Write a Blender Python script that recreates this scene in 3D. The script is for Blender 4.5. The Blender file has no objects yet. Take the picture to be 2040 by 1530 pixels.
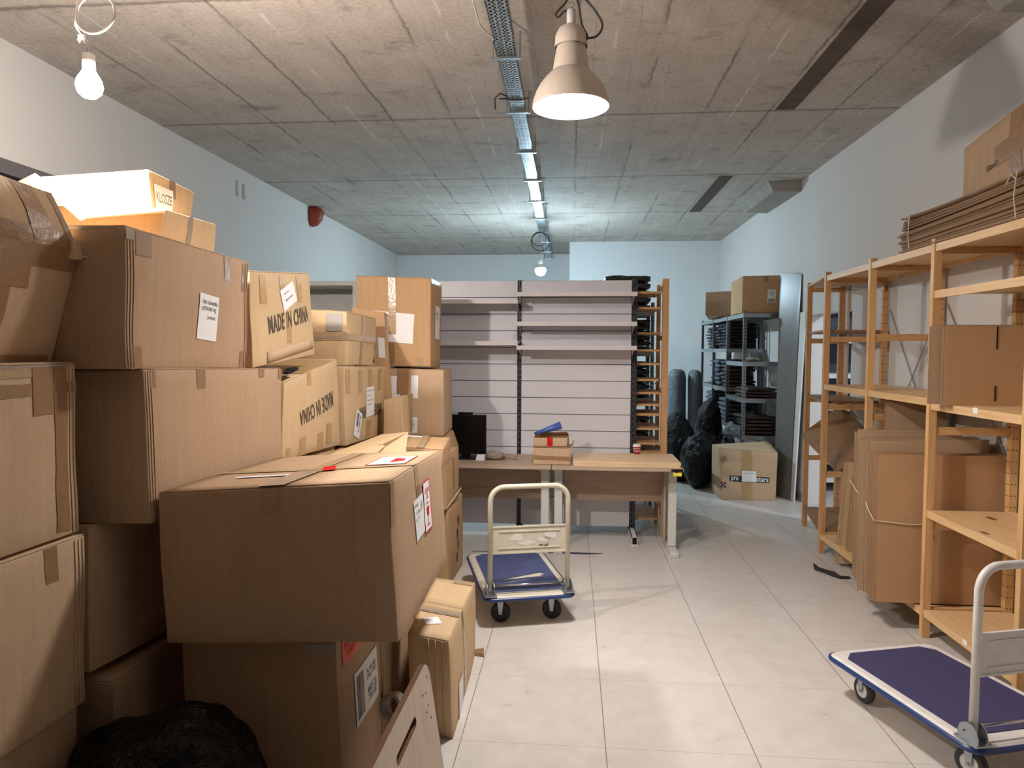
import bpy, bmesh, math, random
from mathutils import Vector as V, Matrix, noise
random.seed(7)
C = bpy.context.scene.collection
SC = bpy.context.scene
R = math.radians
# ------------------------------------------------------------------ camera
CF, PIT, YAW, ROL, CH = 1397.55, .048, .0852, .004, 1.6256
_f = V((-math.sin(YAW)*math.cos(PIT), math.cos(YAW)*math.cos(PIT), -math.sin(PIT)))
_r = V((math.cos(YAW), math.sin(YAW), 0)); _u = _r.cross(_f)
_R = _r*math.cos(ROL)+_u*math.sin(ROL); _U = _R.cross(_f)
cd = bpy.data.cameras.new('camera'); cam = bpy.data.objects.new('camera', cd); C.objects.link(cam)
cd.sensor_width = 36; cd.lens = 36*CF/2040; cd.clip_start = .05; cd.clip_end = 100
M = Matrix.Identity(4)
for i in range(3):
    M[i][0] = _R[i]; M[i][1] = _U[i]; M[i][2] = -_f[i]
M[0][3], M[1][3], M[2][3] = 0, 0, CH
cam.matrix_world = M
SC.camera = cam
def ray(u, v): return _f+_R*((u-1020)/CF)-_U*((v-765)/CF)
def PY(u, v, Y):            # point of the room seen at (u,v) at depth Y
    d = ray(u, v); t = Y/d.y; return V((d.x*t, Y, CH+d.z*t))
def PX(u, v, X):            # ... on the plane x = X
    d = ray(u, v); t = X/d.x; return V((X, d.y*t, CH+d.z*t))
def PZ(u, v, Z=0):          # ... at height Z
    d = ray(u, v); t = (Z-CH)/d.z; return V((d.x*t, d.y*t, Z))

# ------------------------------------------------------------------ materials
def srgb(c):
    return tuple(((x/12.92) if x <= .04045 else ((x+.055)/1.055)**2.4) for x in c)
class NT:
    def __init__(s, name, rough=.6, metal=0, spec=.5):
        s.m = bpy.data.materials.new(name); s.m.use_nodes = True
        s.t = s.m.node_tree; s.b = s.t.nodes['Principled BSDF']
        s.b.inputs['Roughness'].default_value = rough; s.b.inputs['Metallic'].default_value = metal
        s.b.inputs['Specular IOR Level'].default_value = spec
    def n(s, typ, **k):
        x = s.t.nodes.new(typ)
        for a, b in k.items():
            if a.startswith('i_'):
                key = a[2:]
                x.inputs[int(key) if key.isdigit() else key.replace('_', ' ')].default_value = b
            else: setattr(x, a, b)
        return x
    def l(s, a, b): s.t.links.new(a, b)
    def coord(s, kind='Object'):
        return s.n('ShaderNodeTexCoord').outputs[kind]
    def mapping(s, src, scale=(1,1,1), loc=(0,0,0), rot=(0,0,0)):
        m = s.n('ShaderNodeMapping'); m.inputs['Scale'].default_value = scale; m.inputs['Location'].default_value = loc; m.inputs['Rotation'].default_value = rot
        s.l(src, m.inputs['Vector']); return m.outputs[0]
    def noise(s, src, scale, detail=4, rough=.55, dist=0):
        x = s.n('ShaderNodeTexNoise'); x.inputs['Scale'].default_value = scale; x.inputs['Detail'].default_value = detail
        x.inputs['Roughness'].default_value = rough; x.inputs['Distortion'].default_value = dist
        s.l(src, x.inputs['Vector']); return x.outputs['Fac']
    def ramp(s, src, stops):
        x = s.n('ShaderNodeValToRGB'); e = x.color_ramp.elements
        while len(e) < len(stops): e.new(.5)
        for i, (p, c) in enumerate(stops):
            e[i].position = p; e[i].color = (*c, 1) if len(c) == 3 else c
        s.l(src, x.inputs[0]); return x.outputs[0]
    def math(s, op, a, b=None, c=None):
        x = s.n('ShaderNodeMath', operation=op)
        for i, q in enumerate((a, b, c)):
            if q is None: continue
            if isinstance(q, (int, float)): x.inputs[i].default_value = q
            else: s.l(q, x.inputs[i])
        return x.outputs[0]
    def mix(s, fac, a, b, blend='MIX'):
        x = s.n('ShaderNodeMix', data_type='RGBA', blend_type=blend)
        for i, q in ((0, fac), (6, a), (7, b)):
            if isinstance(q, (int, float)): x.inputs[i].default_value = q
            elif isinstance(q, tuple): x.inputs[i].default_value = (*q, 1) if len(q) == 3 else q
            else: s.l(q, x.inputs[i])
        return x.outputs[2]
    def bump(s, h, strength=.3, dist=.002):
        x = s.n('ShaderNodeBump'); x.inputs['Strength'].default_value = strength; x.inputs['Distance'].default_value = dist
        s.l(h, x.inputs['Height']); s.l(x.outputs[0], s.b.inputs['Normal'])
    def col(s, q):
        if isinstance(q, tuple): s.b.inputs['Base Color'].default_value = (*q, 1)
        else: s.l(q, s.b.inputs['Base Color'])
MAT = {}
def plain(name, c, rough=.6, metal=0, spec=.5, var=.06, scale=30):
    if name in MAT: return MAT[name]
    t = NT(name, rough, metal, spec); c = srgb(c)
    f = t.noise(t.coord(), scale)
    t.col(t.ramp(f, [(.3, tuple(x*(1-var) for x in c)), (.7, tuple(min(1, x*(1+var)) for x in c))]))
    MAT[name] = t.m; return t.m
def card(name, c, spec=.25):
    t = NT(name, .78, 0, spec); c = srgb(c)
    o = t.coord(); uv = t.n('ShaderNodeUVMap', uv_map='metres').outputs[0]
    big = t.noise(o, 3.2, 5, .6); fine = t.noise(t.mapping(o, (1, 1, 1)), 90, 3)
    fl = t.n('ShaderNodeTexWave', wave_type='BANDS', bands_direction='X'); fl.inputs['Scale'].default_value = 42; fl.inputs['Distortion'].default_value = .6
    t.l(uv, fl.inputs['Vector'])
    st = t.noise(t.mapping(uv, (45, 2.2, 1)), 1.0, 4)
    a = t.ramp(big, [(.25, tuple(x*.86 for x in c)), (.55, c), (.8, tuple(min(1, x*1.07) for x in c))])
    a = t.mix(.5, a, t.ramp(st, [(.3, tuple(x*.88 for x in c)), (.7, tuple(min(1, x*1.08) for x in c))]))
    a = t.mix(.035, a, t.ramp(fine, [(.3, (.1, .06, .03)), (.7, (1, .9, .75))]))
    t.col(a)
    h = t.math('ADD', t.math('MULTIPLY', fl.outputs['Fac'], .10), t.math('ADD', t.math('MULTIPLY', st, .5), t.math('MULTIPLY', big, 1.6)))
    t.bump(h, .42, .004)
    MAT[name] = t.m; return t.m
CARD = [card('kraft_cardboard', (.77, .655, .525)), card('light_kraft_cardboard', (.81, .695, .54)), card('brown_cardboard', (.71, .595, .475)), card('orange_kraft_cardboard', (.755, .605, .445))]
card('corrugated_edge', (.55, .435, .32))
def tape_mat(name, c, rough, alpha=1):
    t = NT(name, rough, 0, .6); c = srgb(c); o = t.coord()
    f = t.noise(t.mapping(o, (3, 3, 3)), 12, 4)
    t.col(t.ramp(f, [(.3, tuple(x*.85 for x in c)), (.7, c)]))
    t.bump(t.noise(o, 38, 3, .6, .8), .5, .004)
    MAT[name] = t.m
tape_mat('brown_packing_tape', (.61, .475, .34), .34)
tape_mat('clear_packing_tape', (.72, .62, .48), .22)
tape_mat('tan_packing_tape', (.76, .62, .43), .42)
tape_mat('shiny_clear_tape', (.66, .60, .54), .13)
def paper(name, c=(.93, .93, .93)): return plain(name, c, .75, 0, .2, .02)
paper('white_paper'); paper('pink_paper', (.93, .50, .44)); paper('red_print', (.80, .10, .10)); paper('pale_pink_print', (.90, .66, .66))
plain('black_ink', (.16, .15, .15), .7); plain('grey_ink', (.36, .31, .26), .8); plain('faint_ink', (.45, .45, .50), .8)
plain('dark_print', (.12, .11, .13), .7)
plain('blue_plastic', (.14, .23, .44), .35); plain('cream_paint', (.80, .775, .70), .35); plain('white_paint', (.88, .865, .85), .3)
plain('blue_mat', (.27, .31, .47), .62, var=.14, scale=9); plain('dark_blue_mat', (.235, .225, .37), .7, var=.1, scale=60)
plain('black_rubber', (.07, .07, .075), .55); plain('grey_rubber', (.20, .20, .21), .6)
plain('chrome', (.75, .75, .76), .18, 1); plain('zinc', (.66, .69, .71), .38, .85); plain('galvanised_steel', (.63, .66, .68), .35, .8, var=.14)
plain('dark_hole', (.04, .04, .045), .9)
plain('string', (.85, .80, .70), .9); plain('black_plastic', (.045, .045, .05), .3); plain('screen_black', (.02, .02, .023), .25)
plain('grey_shelf_paint', (.83, .815, .82), .4, var=.02); plain('slat_white', (.86, .86, .885), .38, var=.02, scale=3)
plain('grey_rack_paint', (.50, .52, .53), .4, .4); plain('rack_board', (.48, .37, .30), .8)
plain('light_grey_paint', (.82, .82, .80), .4); plain('aluminium', (.60, .60, .59), .35, .8)
plain('lamp_enamel', (.82, .77, .72), .38, var=.02); plain('white_wire', (.80, .77, .72), .5); plain('dark_wire', (.25, .24, .24), .5)
plain('cup_red', (.70, .06, .12), .4); plain('white_plastic', (.9, .89, .88), .35); plain('yellow_paper', (.93, .87, .25), .7)
plain('terracotta_pipe', (.58, .22, .13), .5); plain('tile_baseboard', (.62, .60, .57), .4); plain('warm_grey_board', (.44, .43, .415), .3, var=.05, scale=4); plain('blue_foil', (.28, .40, .68), .3)
plain('twig', (.36, .28, .20), .8); plain('dark_cabinet', (.28, .29, .36), .5)
plain('dark_bounce_absorber', (.16, .15, .15), .8); plain('window_frame_grey', (.42, .39, .39), .5); plain('dark_steel', (.34, .34, .36), .4, .6)  # first tone kept dark so the added rear wall swallows bounce light
plain('sticker_glue', (.87, .85, .81), .6); plain('silver_label', (.62, .59, .56), .55)
plain('blue_dark_strip', (.17, .15, .33), .5); plain('netting', (.17, .165, .17), .8)
def wood(name, c1, c2, knots=True, scale=1.0, rough=.5, axis='Z', darkknot=(.30, .17, .08)):
    t = NT(name, rough, 0, .35); o = t.coord()
    c1, c2 = srgb(c1), srgb(c2)
    sc = {'Z': (14, 14, .9), 'Y': (14, .9, 14), 'X': (.9, 14, 14)}[axis]
    m = t.mapping(o, tuple(x*scale for x in sc))
    f = t.noise(m, 2.2, 6, .6, 1.2)
    a = t.ramp(f, [(.28, c2), (.5, c1), (.72, tuple(min(1, x*1.08) for x in c1))])
    g = t.noise(t.mapping(o, tuple(x*scale*5 for x in sc)), 2, 3)
    a = t.mix(.18, a, t.ramp(g, [(.35, c2), (.65, c1)]))
    if knots:
        vo = t.n('ShaderNodeTexVoronoi'); vo.inputs['Scale'].default_value = 1.0
        ks = {'Z': (5, 5, 2.2), 'Y': (5, 2.2, 5), 'X': (2.2, 5, 5)}[axis]
        t.l(t.mapping(o, tuple(x*scale for x in ks), (.3, .7, .2)), vo.inputs['Vector'])
        k = t.ramp(vo.outputs['Distance'], [(.0, (1, 1, 1)), (.085, (.8, .8, .8)), (.12, (0, 0, 0))])
        a = t.mix(k, a, srgb(darkknot))
    t.col(a); t.bump(f, .08, .001)
    MAT[name] = t.m; return t.m
wood('pine_upright', (.86, .70, .49), (.78, .57, .36)); wood('pine_board_y', (.88, .74, .55), (.82, .64, .43), axis='Y')
wood('pine_crossbar', (.85, .69, .48), (.77, .57, .36), axis='X'); wood('orange_pine_upright', (.80, .62, .43), (.69, .49, .30))
wood('orange_pine_crossbar', (.80, .63, .44), (.70, .51, .33), axis='X'); wood('pale_timber', (.84, .77, .69), (.78, .69, .60), False)
wood('plywood', (.74, .68, .61), (.66, .58, .49), False, .5, .55, 'Z'); wood('plywood_edge', (.42, .30, .21), (.30, .20, .14), False, 4, .7, 'Y')
wood('light_plywood_edge', (.80, .68, .52), (.68, .52, .36), False, 4, .7, 'Y')
wood('brown_plywood', (.60, .44, .28), (.50, .34, .20), True, .7, .5, 'X')
wood('desk_oak', (.72, .635, .56), (.65, .555, .475), False, 1, .55, 'X'); wood('panel_pine', (.91, .80, .655), (.85, .735, .59), False, 1, .5, 'X')
def wall_mat(name, c):
    t = NT(name, .75, 0, .25); c = srgb(c); o = t.coord()
    f = t.noise(o, .7, 3); t.col(t.ramp(f, [(.3, tuple(x*.96 for x in c)), (.7, c)]))
    t.bump(t.noise(o, 60, 3), .08, .002); MAT[name] = t.m
wall_mat('white_wall_paint', (.86, .845, .83)); wall_mat('cool_white_wall_paint', (.86, .865, .87))
def floor_mat():
    t = NT('large_format_tiles', .33, 0, .45); o = t.coord(); T = .6
    sx = t.n('ShaderNodeSeparateXYZ'); t.l(o, sx.inputs[0])
    def line(s, off, w):
        a = t.math('FRACT', t.math('DIVIDE', t.math('SUBTRACT', s, off), T))
        d = t.math('MULTIPLY', t.math('SUBTRACT', .5, t.math('ABSOLUTE', t.math('SUBTRACT', a, .5))), T)
        return t.math('LESS_THAN', d, w)
    lx, ly = line(sx.outputs[0], -.4501, .0019), line(sx.outputs[1], 2.8232, .0013)
    base = t.noise(o, 1.6, 5, .6); cl = t.noise(o, 9, 5, .6)
    a = t.ramp(base, [(.3, srgb((.80, .77, .745))), (.7, srgb((.845, .82, .795)))])
    a = t.mix(.3, a, t.ramp(cl, [(.35, srgb((.76, .735, .71))), (.65, srgb((.87, .85, .825)))]))
    dirt = t.noise(o, 30, 2, .5); sp = t.ramp(dirt, [(.0, (1, 1, 1)), (.20, (1, 1, 1)), (.235, (0, 0, 0))])
    a = t.mix(t.math('MULTIPLY', sp, .45), a, srgb((.35, .30, .28)))
    g = t.math('MAXIMUM', lx, t.math('MULTIPLY', ly, .55))
    a = t.mix(g, a, srgb((.50, .47, .44)))
    t.col(a); r = t.ramp(cl, [(.3, (.27,)*3), (.7, (.38,)*3)]); t.l(r, t.b.inputs['Roughness'])
    t.bump(t.math('MULTIPLY', g, -1.0), .3, .001); MAT['tiles'] = t.m
floor_mat()
def ceil_mat():
    t = NT('board_marked_concrete', .8, 0, .25); o = t.coord()
    sx = t.n('ShaderNodeSeparateXYZ'); t.l(o, sx.inputs[0])
    wob = t.noise(o, 2.2, 4, .6); wob2 = t.noise(o, 14, 3, .6)
    w = t.math('MULTIPLY', t.math('SUBTRACT', wob, .5), .05); w2 = t.math('MULTIPLY', t.math('SUBTRACT', wob2, .5), .035)
    X = t.math('ADD', t.math('ADD', sx.outputs[0], w), w2); Y = t.math('ADD', t.math('ADD', sx.outputs[1], t.math('MULTIPLY', w, .6)), w2)
    def seam(c, off, T, wd):
        a = t.math('FRACT', t.math('DIVIDE', t.math('SUBTRACT', c, off), T))
        d = t.math('MULTIPLY', t.math('SUBTRACT', .5, t.math('ABSOLUTE', t.math('SUBTRACT', a, .5))), T)
        x = t.n('ShaderNodeMapRange'); t.l(d, x.inputs[0]); x.inputs[1].default_value = 0; x.inputs[2].default_value = wd
        x.inputs[3].default_value = 1; x.inputs[4].default_value = 0; return x.outputs[0]
    sy = seam(Y, 1.72, 2.0, .03); sX = seam(X, .02, .5, .016); sp = seam(X, .0, .125, .006); sy2 = seam(Y, .7, 1.0, .006)
    gate = t.ramp(t.noise(o, 1.3, 3), [(.40, (0, 0, 0)), (.6, (1, 1, 1))]); gate2 = t.ramp(t.noise(t.mapping(o, (1, 1, 1), (3, 5, 1)), 1.1, 3), [(.42, (.0, .0, .0)), (.62, (1, 1, 1))])
    base = t.noise(o, 1.1, 6, .62); mid = t.noise(t.mapping(o, (1, .8, 1)), 3.4, 8, .72); fin = t.noise(o, 40, 4, .6)
    c1, c2, c3 = srgb((0.625, 0.593, 0.562)), srgb((0.750, 0.712, 0.675)), srgb((0.824, 0.800, 0.762))
    a = t.ramp(base, [(.25, c1), (.5, c2), (.75, c3)])
    a = t.mix(.5, a, t.ramp(mid, [(.25, srgb((0.525, 0.487, 0.449))), (.5, c2), (.75, srgb((0.849, 0.818, 0.788)))]))
    a = t.mix(.3, a, t.ramp(fin, [(.3, srgb((0.500, 0.462, 0.425))), (.7, srgb((0.875, 0.849, 0.812)))]))
    st = t.noise(t.mapping(o, (9, .6, 1)), 1.0, 4); a = t.mix(.10, a, t.ramp(st, [(.35, srgb((0.550, 0.512, 0.475))), (.65, srgb((0.824, 0.800, 0.762)))]))
    dk = srgb((0.337, 0.300, 0.269))
    a = t.mix(t.math('MULTIPLY', sy, .62), a, dk)
    a = t.mix(t.math('MULTIPLY', t.math('MULTIPLY', sX, gate), .75), a, dk)
    a = t.mix(t.math('MULTIPLY', t.math('MULTIPLY', sp, gate2), .35), a, dk)
    a = t.mix(t.math('MULTIPLY', t.math('MULTIPLY', seam(X, .25, 1.0, .012), t.ramp(wob, [(.45, (0,)*3), (.6, (1,)*3)])), .6), a, srgb((0.930, 0.930, 0.912)))
    sp3 = t.noise(t.mapping(o, (1, 2.4, 1)), 11, 3, .6); a = t.mix(t.ramp(sp3, [(0, (.7,)*3), (.27, (.6,)*3), (.31, (0,)*3)]), a, srgb((0.362, 0.300, 0.250)))
    blot = t.noise(t.mapping(o, (1, 1.6, 1), (4, 2, 0)), 2.3, 7, .7); a = t.mix(t.ramp(blot, [(.30, (.55,)*3), (.44, (0,)*3)]), a, srgb((.42, .385, .35)))
    blot2 = t.noise(t.mapping(o, (1, 1, 1), (9, 7, 0)), 1.7, 7, .7); a = t.mix(t.ramp(blot2, [(.60, (0,)*3), (.74, (.5,)*3)]), a, srgb((.82, .80, .77)))
    pit = t.noise(t.mapping(o, (1.6, 1, 1)), 26, 2, .5); a = t.mix(t.ramp(pit, [(0, (.6,)*3), (.22, (.55,)*3), (.25, (0,)*3)]), a, srgb((.30, .25, .21)))
    t.col(a)
    h = t.math('ADD', t.math('MULTIPLY', fin, .3), t.math('ADD', t.math('MULTIPLY', mid, .5), t.math('MULTIPLY', sy, -1)))
    t.bump(h, .5, .006); MAT['concrete'] = t.m
    for nm, c in (('dark_concrete', (.37, .33, .30)), ('pale_concrete', (.62, .60, .57))):
        plain(nm, c, .85, 0, .2, .14, 9)
ceil_mat()
def emit(name, c, s):
    m = bpy.data.materials.new(name); m.use_nodes = True; t = m.node_tree; t.nodes.clear()
    e = t.nodes.new('ShaderNodeEmission'); e.inputs[0].default_value = (*c, 1); e.inputs[1].default_value = s
    o = t.nodes.new('ShaderNodeOutputMaterial'); t.links.new(e.outputs[0], o.inputs[0]); MAT[name] = m; return m
def bagm(name, c, rough):
    t = NT(name, rough, 0, .5 if c[0] > .1 else .25); t.col(srgb(c)); o = t.coord()
    t.bump(t.math('ADD', t.noise(o, 14, 4, .6, 1.6), t.math('MULTIPLY', t.noise(o, 45, 3, .6, 1), .4)), .8, .02); MAT[name] = t.m
bagm('black_bag_plastic', (.015, .015, .018), .30); bagm('clear_film', (.42, .45, .47), .22); bagm('grey_film', (.36, .36, .37), .3)
def glass_dark():
    t = NT('dark_window_glass', .05, 0, .6); t.col(srgb((.09, .12, .22))); MAT['window_glass'] = t.m
glass_dark()
def garment(name, c1, c2):
    t = NT(name, .45, 0, .6); o = t.coord(); f = t.noise(t.mapping(o, (1, 1, 3)), 22, 4, .6, 1.5)
    t.col(t.ramp(f, [(.42, srgb(c1)), (.55, srgb(c1)), (.62, srgb(c2))])); t.bump(f, .7, .01); MAT[name] = t.m
garment('black_garment', (.07, .07, .08), (.34, .35, .37)); garment('brown_garment', (.27, .22, .20), (.42, .37, .34)); garment('navy_garment', (.08, .09, .14), (.5, .52, .58))
garment('grey_garment', (.30, .33, .37), (.52, .56, .60))

# ------------------------------------------------------------------ mesh helpers
def obj(name, bm, mat, parent=None, loc=None, smooth=False, bevel=0, mats=None):
    bmesh.ops.remove_doubles(bm, verts=bm.verts, dist=1e-6) if False else None
    me = bpy.data.meshes.new(name)
    off = V(parent['_w']) if parent is not None and '_w' in parent else V((0, 0, 0))
    if loc is not None and parent is None: off = V(loc)
    if parent is None and loc is None:
        n = len(bm.verts)
        if n:
            xs = [v.co for v in bm.verts]
            off = V(((min(p.x for p in xs)+max(p.x for p in xs))/2, (min(p.y for p in xs)+max(p.y for p in xs))/2, min(p.z for p in xs)))
    for v in bm.verts: v.co -= off
    bm.normal_update()
    bm.to_mesh(me); bm.free()
    for m in (mats or [mat]): me.materials.append(MAT[m] if isinstance(m, str) else m)
    if smooth:
        for p in me.polygons: p.use_smooth = True
    o = bpy.data.objects.new(name, me); C.objects.link(o)
    if parent is not None:
        o.parent = parent
        o['_w'] = tuple(off)
    else:
        o.location = off; o['_w'] = tuple(off)
    if bevel:
        b = o.modifiers.new('bevel', 'BEVEL'); b.width = bevel; b.segments = 2; b.limit_method = 'ANGLE'; b.angle_limit = R(40); b.harden_normals = False
    return o
def tag(o, label, cat, group=None, kind=None):
    if label: o['label'] = label
    if cat: o['category'] = cat
    if group: o['group'] = group
    if kind: o['kind'] = kind
    return o
def thing(name, label, cat, loc, group=None):
    o = bpy.data.objects.new(name, None); C.objects.link(o); o.location = loc; o['_w'] = tuple(loc); o.empty_display_size = .05
    return tag(o, label, cat, group)
def struct(name, bm, mat, parent=None, **k):
    o = obj(name, bm, mat, parent, **k)
    if parent is None: o['kind'] = 'structure'
    return o
def nb(): return bmesh.new()
def quad(bm, pts): return bm.faces.new([bm.verts.new(p) for p in pts])
def box(bm, a, b, mi=0):
    x0, y0, z0 = a; x1, y1, z1 = b
    return hexa(bm, [(x0,y0,z0),(x1,y0,z0),(x1,y1,z0),(x0,y1,z0),(x0,y0,z1),(x1,y0,z1),(x1,y1,z1),(x0,y1,z1)], mi)
def hexa(bm, c, mi=0):
    v = [bm.verts.new(p) for p in c]
    fs = []
    for f in ((3,2,1,0),(4,5,6,7),(0,1,5,4),(1,2,6,5),(2,3,7,6),(3,0,4,7)):
        q = bm.faces.new([v[i] for i in f]); q.material_index = mi; fs.append(q)
    return v
def bx(*ab, **k):
    bm = nb()
    for i in range(0, len(ab), 2): box(bm, ab[i], ab[i+1])
    return bm
def obox(bm, c, ax, ay, az, mi=0):      # oriented box: centre, half-axis vectors
    c, ax, ay, az = V(c), V(ax), V(ay), V(az)
    return hexa(bm, [c-ax-ay-az, c+ax-ay-az, c+ax+ay-az, c-ax+ay-az, c-ax-ay+az, c+ax-ay+az, c+ax+ay+az, c-ax+ay+az], mi)
def tube(bm, pts, r, seg=10, caps=True, radii=None):
    pts = [V(p) for p in pts]; n = len(pts); rings = []
    d = (pts[1]-pts[0]).normalized(); up = V((0, 0, 1)) if abs(d.z) < .9 else V((1, 0, 0)); a = d.cross(up).normalized()
    for i, p in enumerate(pts):
        if i == 0: t = pts[1]-pts[0]
        elif i == n-1: t = pts[-1]-pts[-2]
        else: t = (pts[i+1]-pts[i]).normalized()+(pts[i]-pts[i-1]).normalized()
        t.normalize(); a = (a-t*a.dot(t)).normalized(); b = t.cross(a)
        rr = radii[i] if radii else r
        rings.append([bm.verts.new(p+(a*math.cos(2*math.pi*k/seg)+b*math.sin(2*math.pi*k/seg))*rr) for k in range(seg)])
    for i in range(n-1):
        for k in range(seg):
            bm.faces.new([rings[i][k], rings[i][(k+1) % seg], rings[i+1][(k+1) % seg], rings[i+1][k]])
    if caps:
        bm.faces.new(rings[0][::-1]); bm.faces.new(rings[-1])
def spl(pts, n=5):
    pts = [V(p) for p in pts]; q = [pts[0]*2-pts[1]]+pts+[pts[-1]*2-pts[-2]]; out = []
    for i in range(1, len(q)-2):
        a, b, c, d = q[i-1:i+3]
        for k in range(n):
            t = k/n; out.append(.5*((2*b)+(c-a)*t+(2*a-5*b+4*c-d)*t*t+(3*b-a-3*c+d)*t**3))
    return out+[pts[-1]]
def arc(c, a, b, r, t0, t1, n=8):
    c, a, b = V(c), V(a), V(b)
    return [c+a*(r*math.cos(t0+(t1-t0)*i/n))+b*(r*math.sin(t0+(t1-t0)*i/n)) for i in range(n+1)]
def lathe(bm, prof, c, seg=32, axis=V((0, 0, 1)), cap=False):
    c = V(c); axis = V(axis).normalized(); up = V((1, 0, 0)) if abs(axis.x) < .9 else V((0, 1, 0)); a = axis.cross(up).normalized(); b = axis.cross(a)
    rings = []
    for r, h in prof:
        rings.append([bm.verts.new(c+axis*h+(a*math.cos(2*math.pi*k/seg)+b*math.sin(2*math.pi*k/seg))*max(r, 1e-4)) for k in range(seg)])
    for i in range(len(prof)-1):
        for k in range(seg):
            bm.faces.new([rings[i][k], rings[i][(k+1) % seg], rings[i+1][(k+1) % seg], rings[i+1][k]])
    if cap: bm.faces.new(rings[0][::-1]); bm.faces.new(rings[-1])
def smooth_noise(bm, amp, sc, seed=0):
    for v in bm.verts:
        v.co += noise.noise_vector(v.co*sc+V((seed, seed*2.3, 0)))*amp
# text as plane polygons
_tc = {}
def text_poly(s, bold=0.0, shear=0.0, space=1.0):
    k = (s, bold, shear, space)
    if k not in _tc:
        cu = bpy.data.curves.new('t', 'FONT'); cu.body = s; cu.size = 1; cu.offset = bold; cu.shear = shear; cu.space_character = space; cu.resolution_u = 2; cu.space_line = .8
        cu.align_x = 'CENTER'; cu.align_y = 'CENTER'
        o = bpy.data.objects.new('t', cu); C.objects.link(o); bpy.context.view_layer.update()
        me = bpy.data.meshes.new_from_object(o.evaluated_get(bpy.context.evaluated_depsgraph_get()))
        vs = [(v.co.x, v.co.y) for v in me.vertices]; fs = [tuple(p.vertices) for p in me.polygons]
        x0, x1 = min(v[0] for v in vs), max(v[0] for v in vs); y0, y1 = min(v[1] for v in vs), max(v[1] for v in vs)
        vs = [((x-(x0+x1)/2)/(x1-x0), (y-(y0+y1)/2)/(y1-y0)) for x, y in vs]
        bpy.data.objects.remove(o); bpy.data.meshes.remove(me); bpy.data.curves.remove(cu)
        _tc[k] = (vs, fs)
    return _tc[k]
def text_mesh(bm, s, o, ux, uy, w, h, bold=0, shear=0, off=0.0, space=1.0):   # centred at o, spanned by unit vectors ux,uy
    vs, fs = text_poly(s, bold, shear, space); o, ux, uy = V(o), V(ux), V(uy); n = ux.cross(uy)
    q = [bm.verts.new(o+ux*(x*w)+uy*(y*h)+n*off) for x, y in vs]
    for f in fs:
        try: bm.faces.new([q[i] for i in f])
        except ValueError: pass

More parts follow.
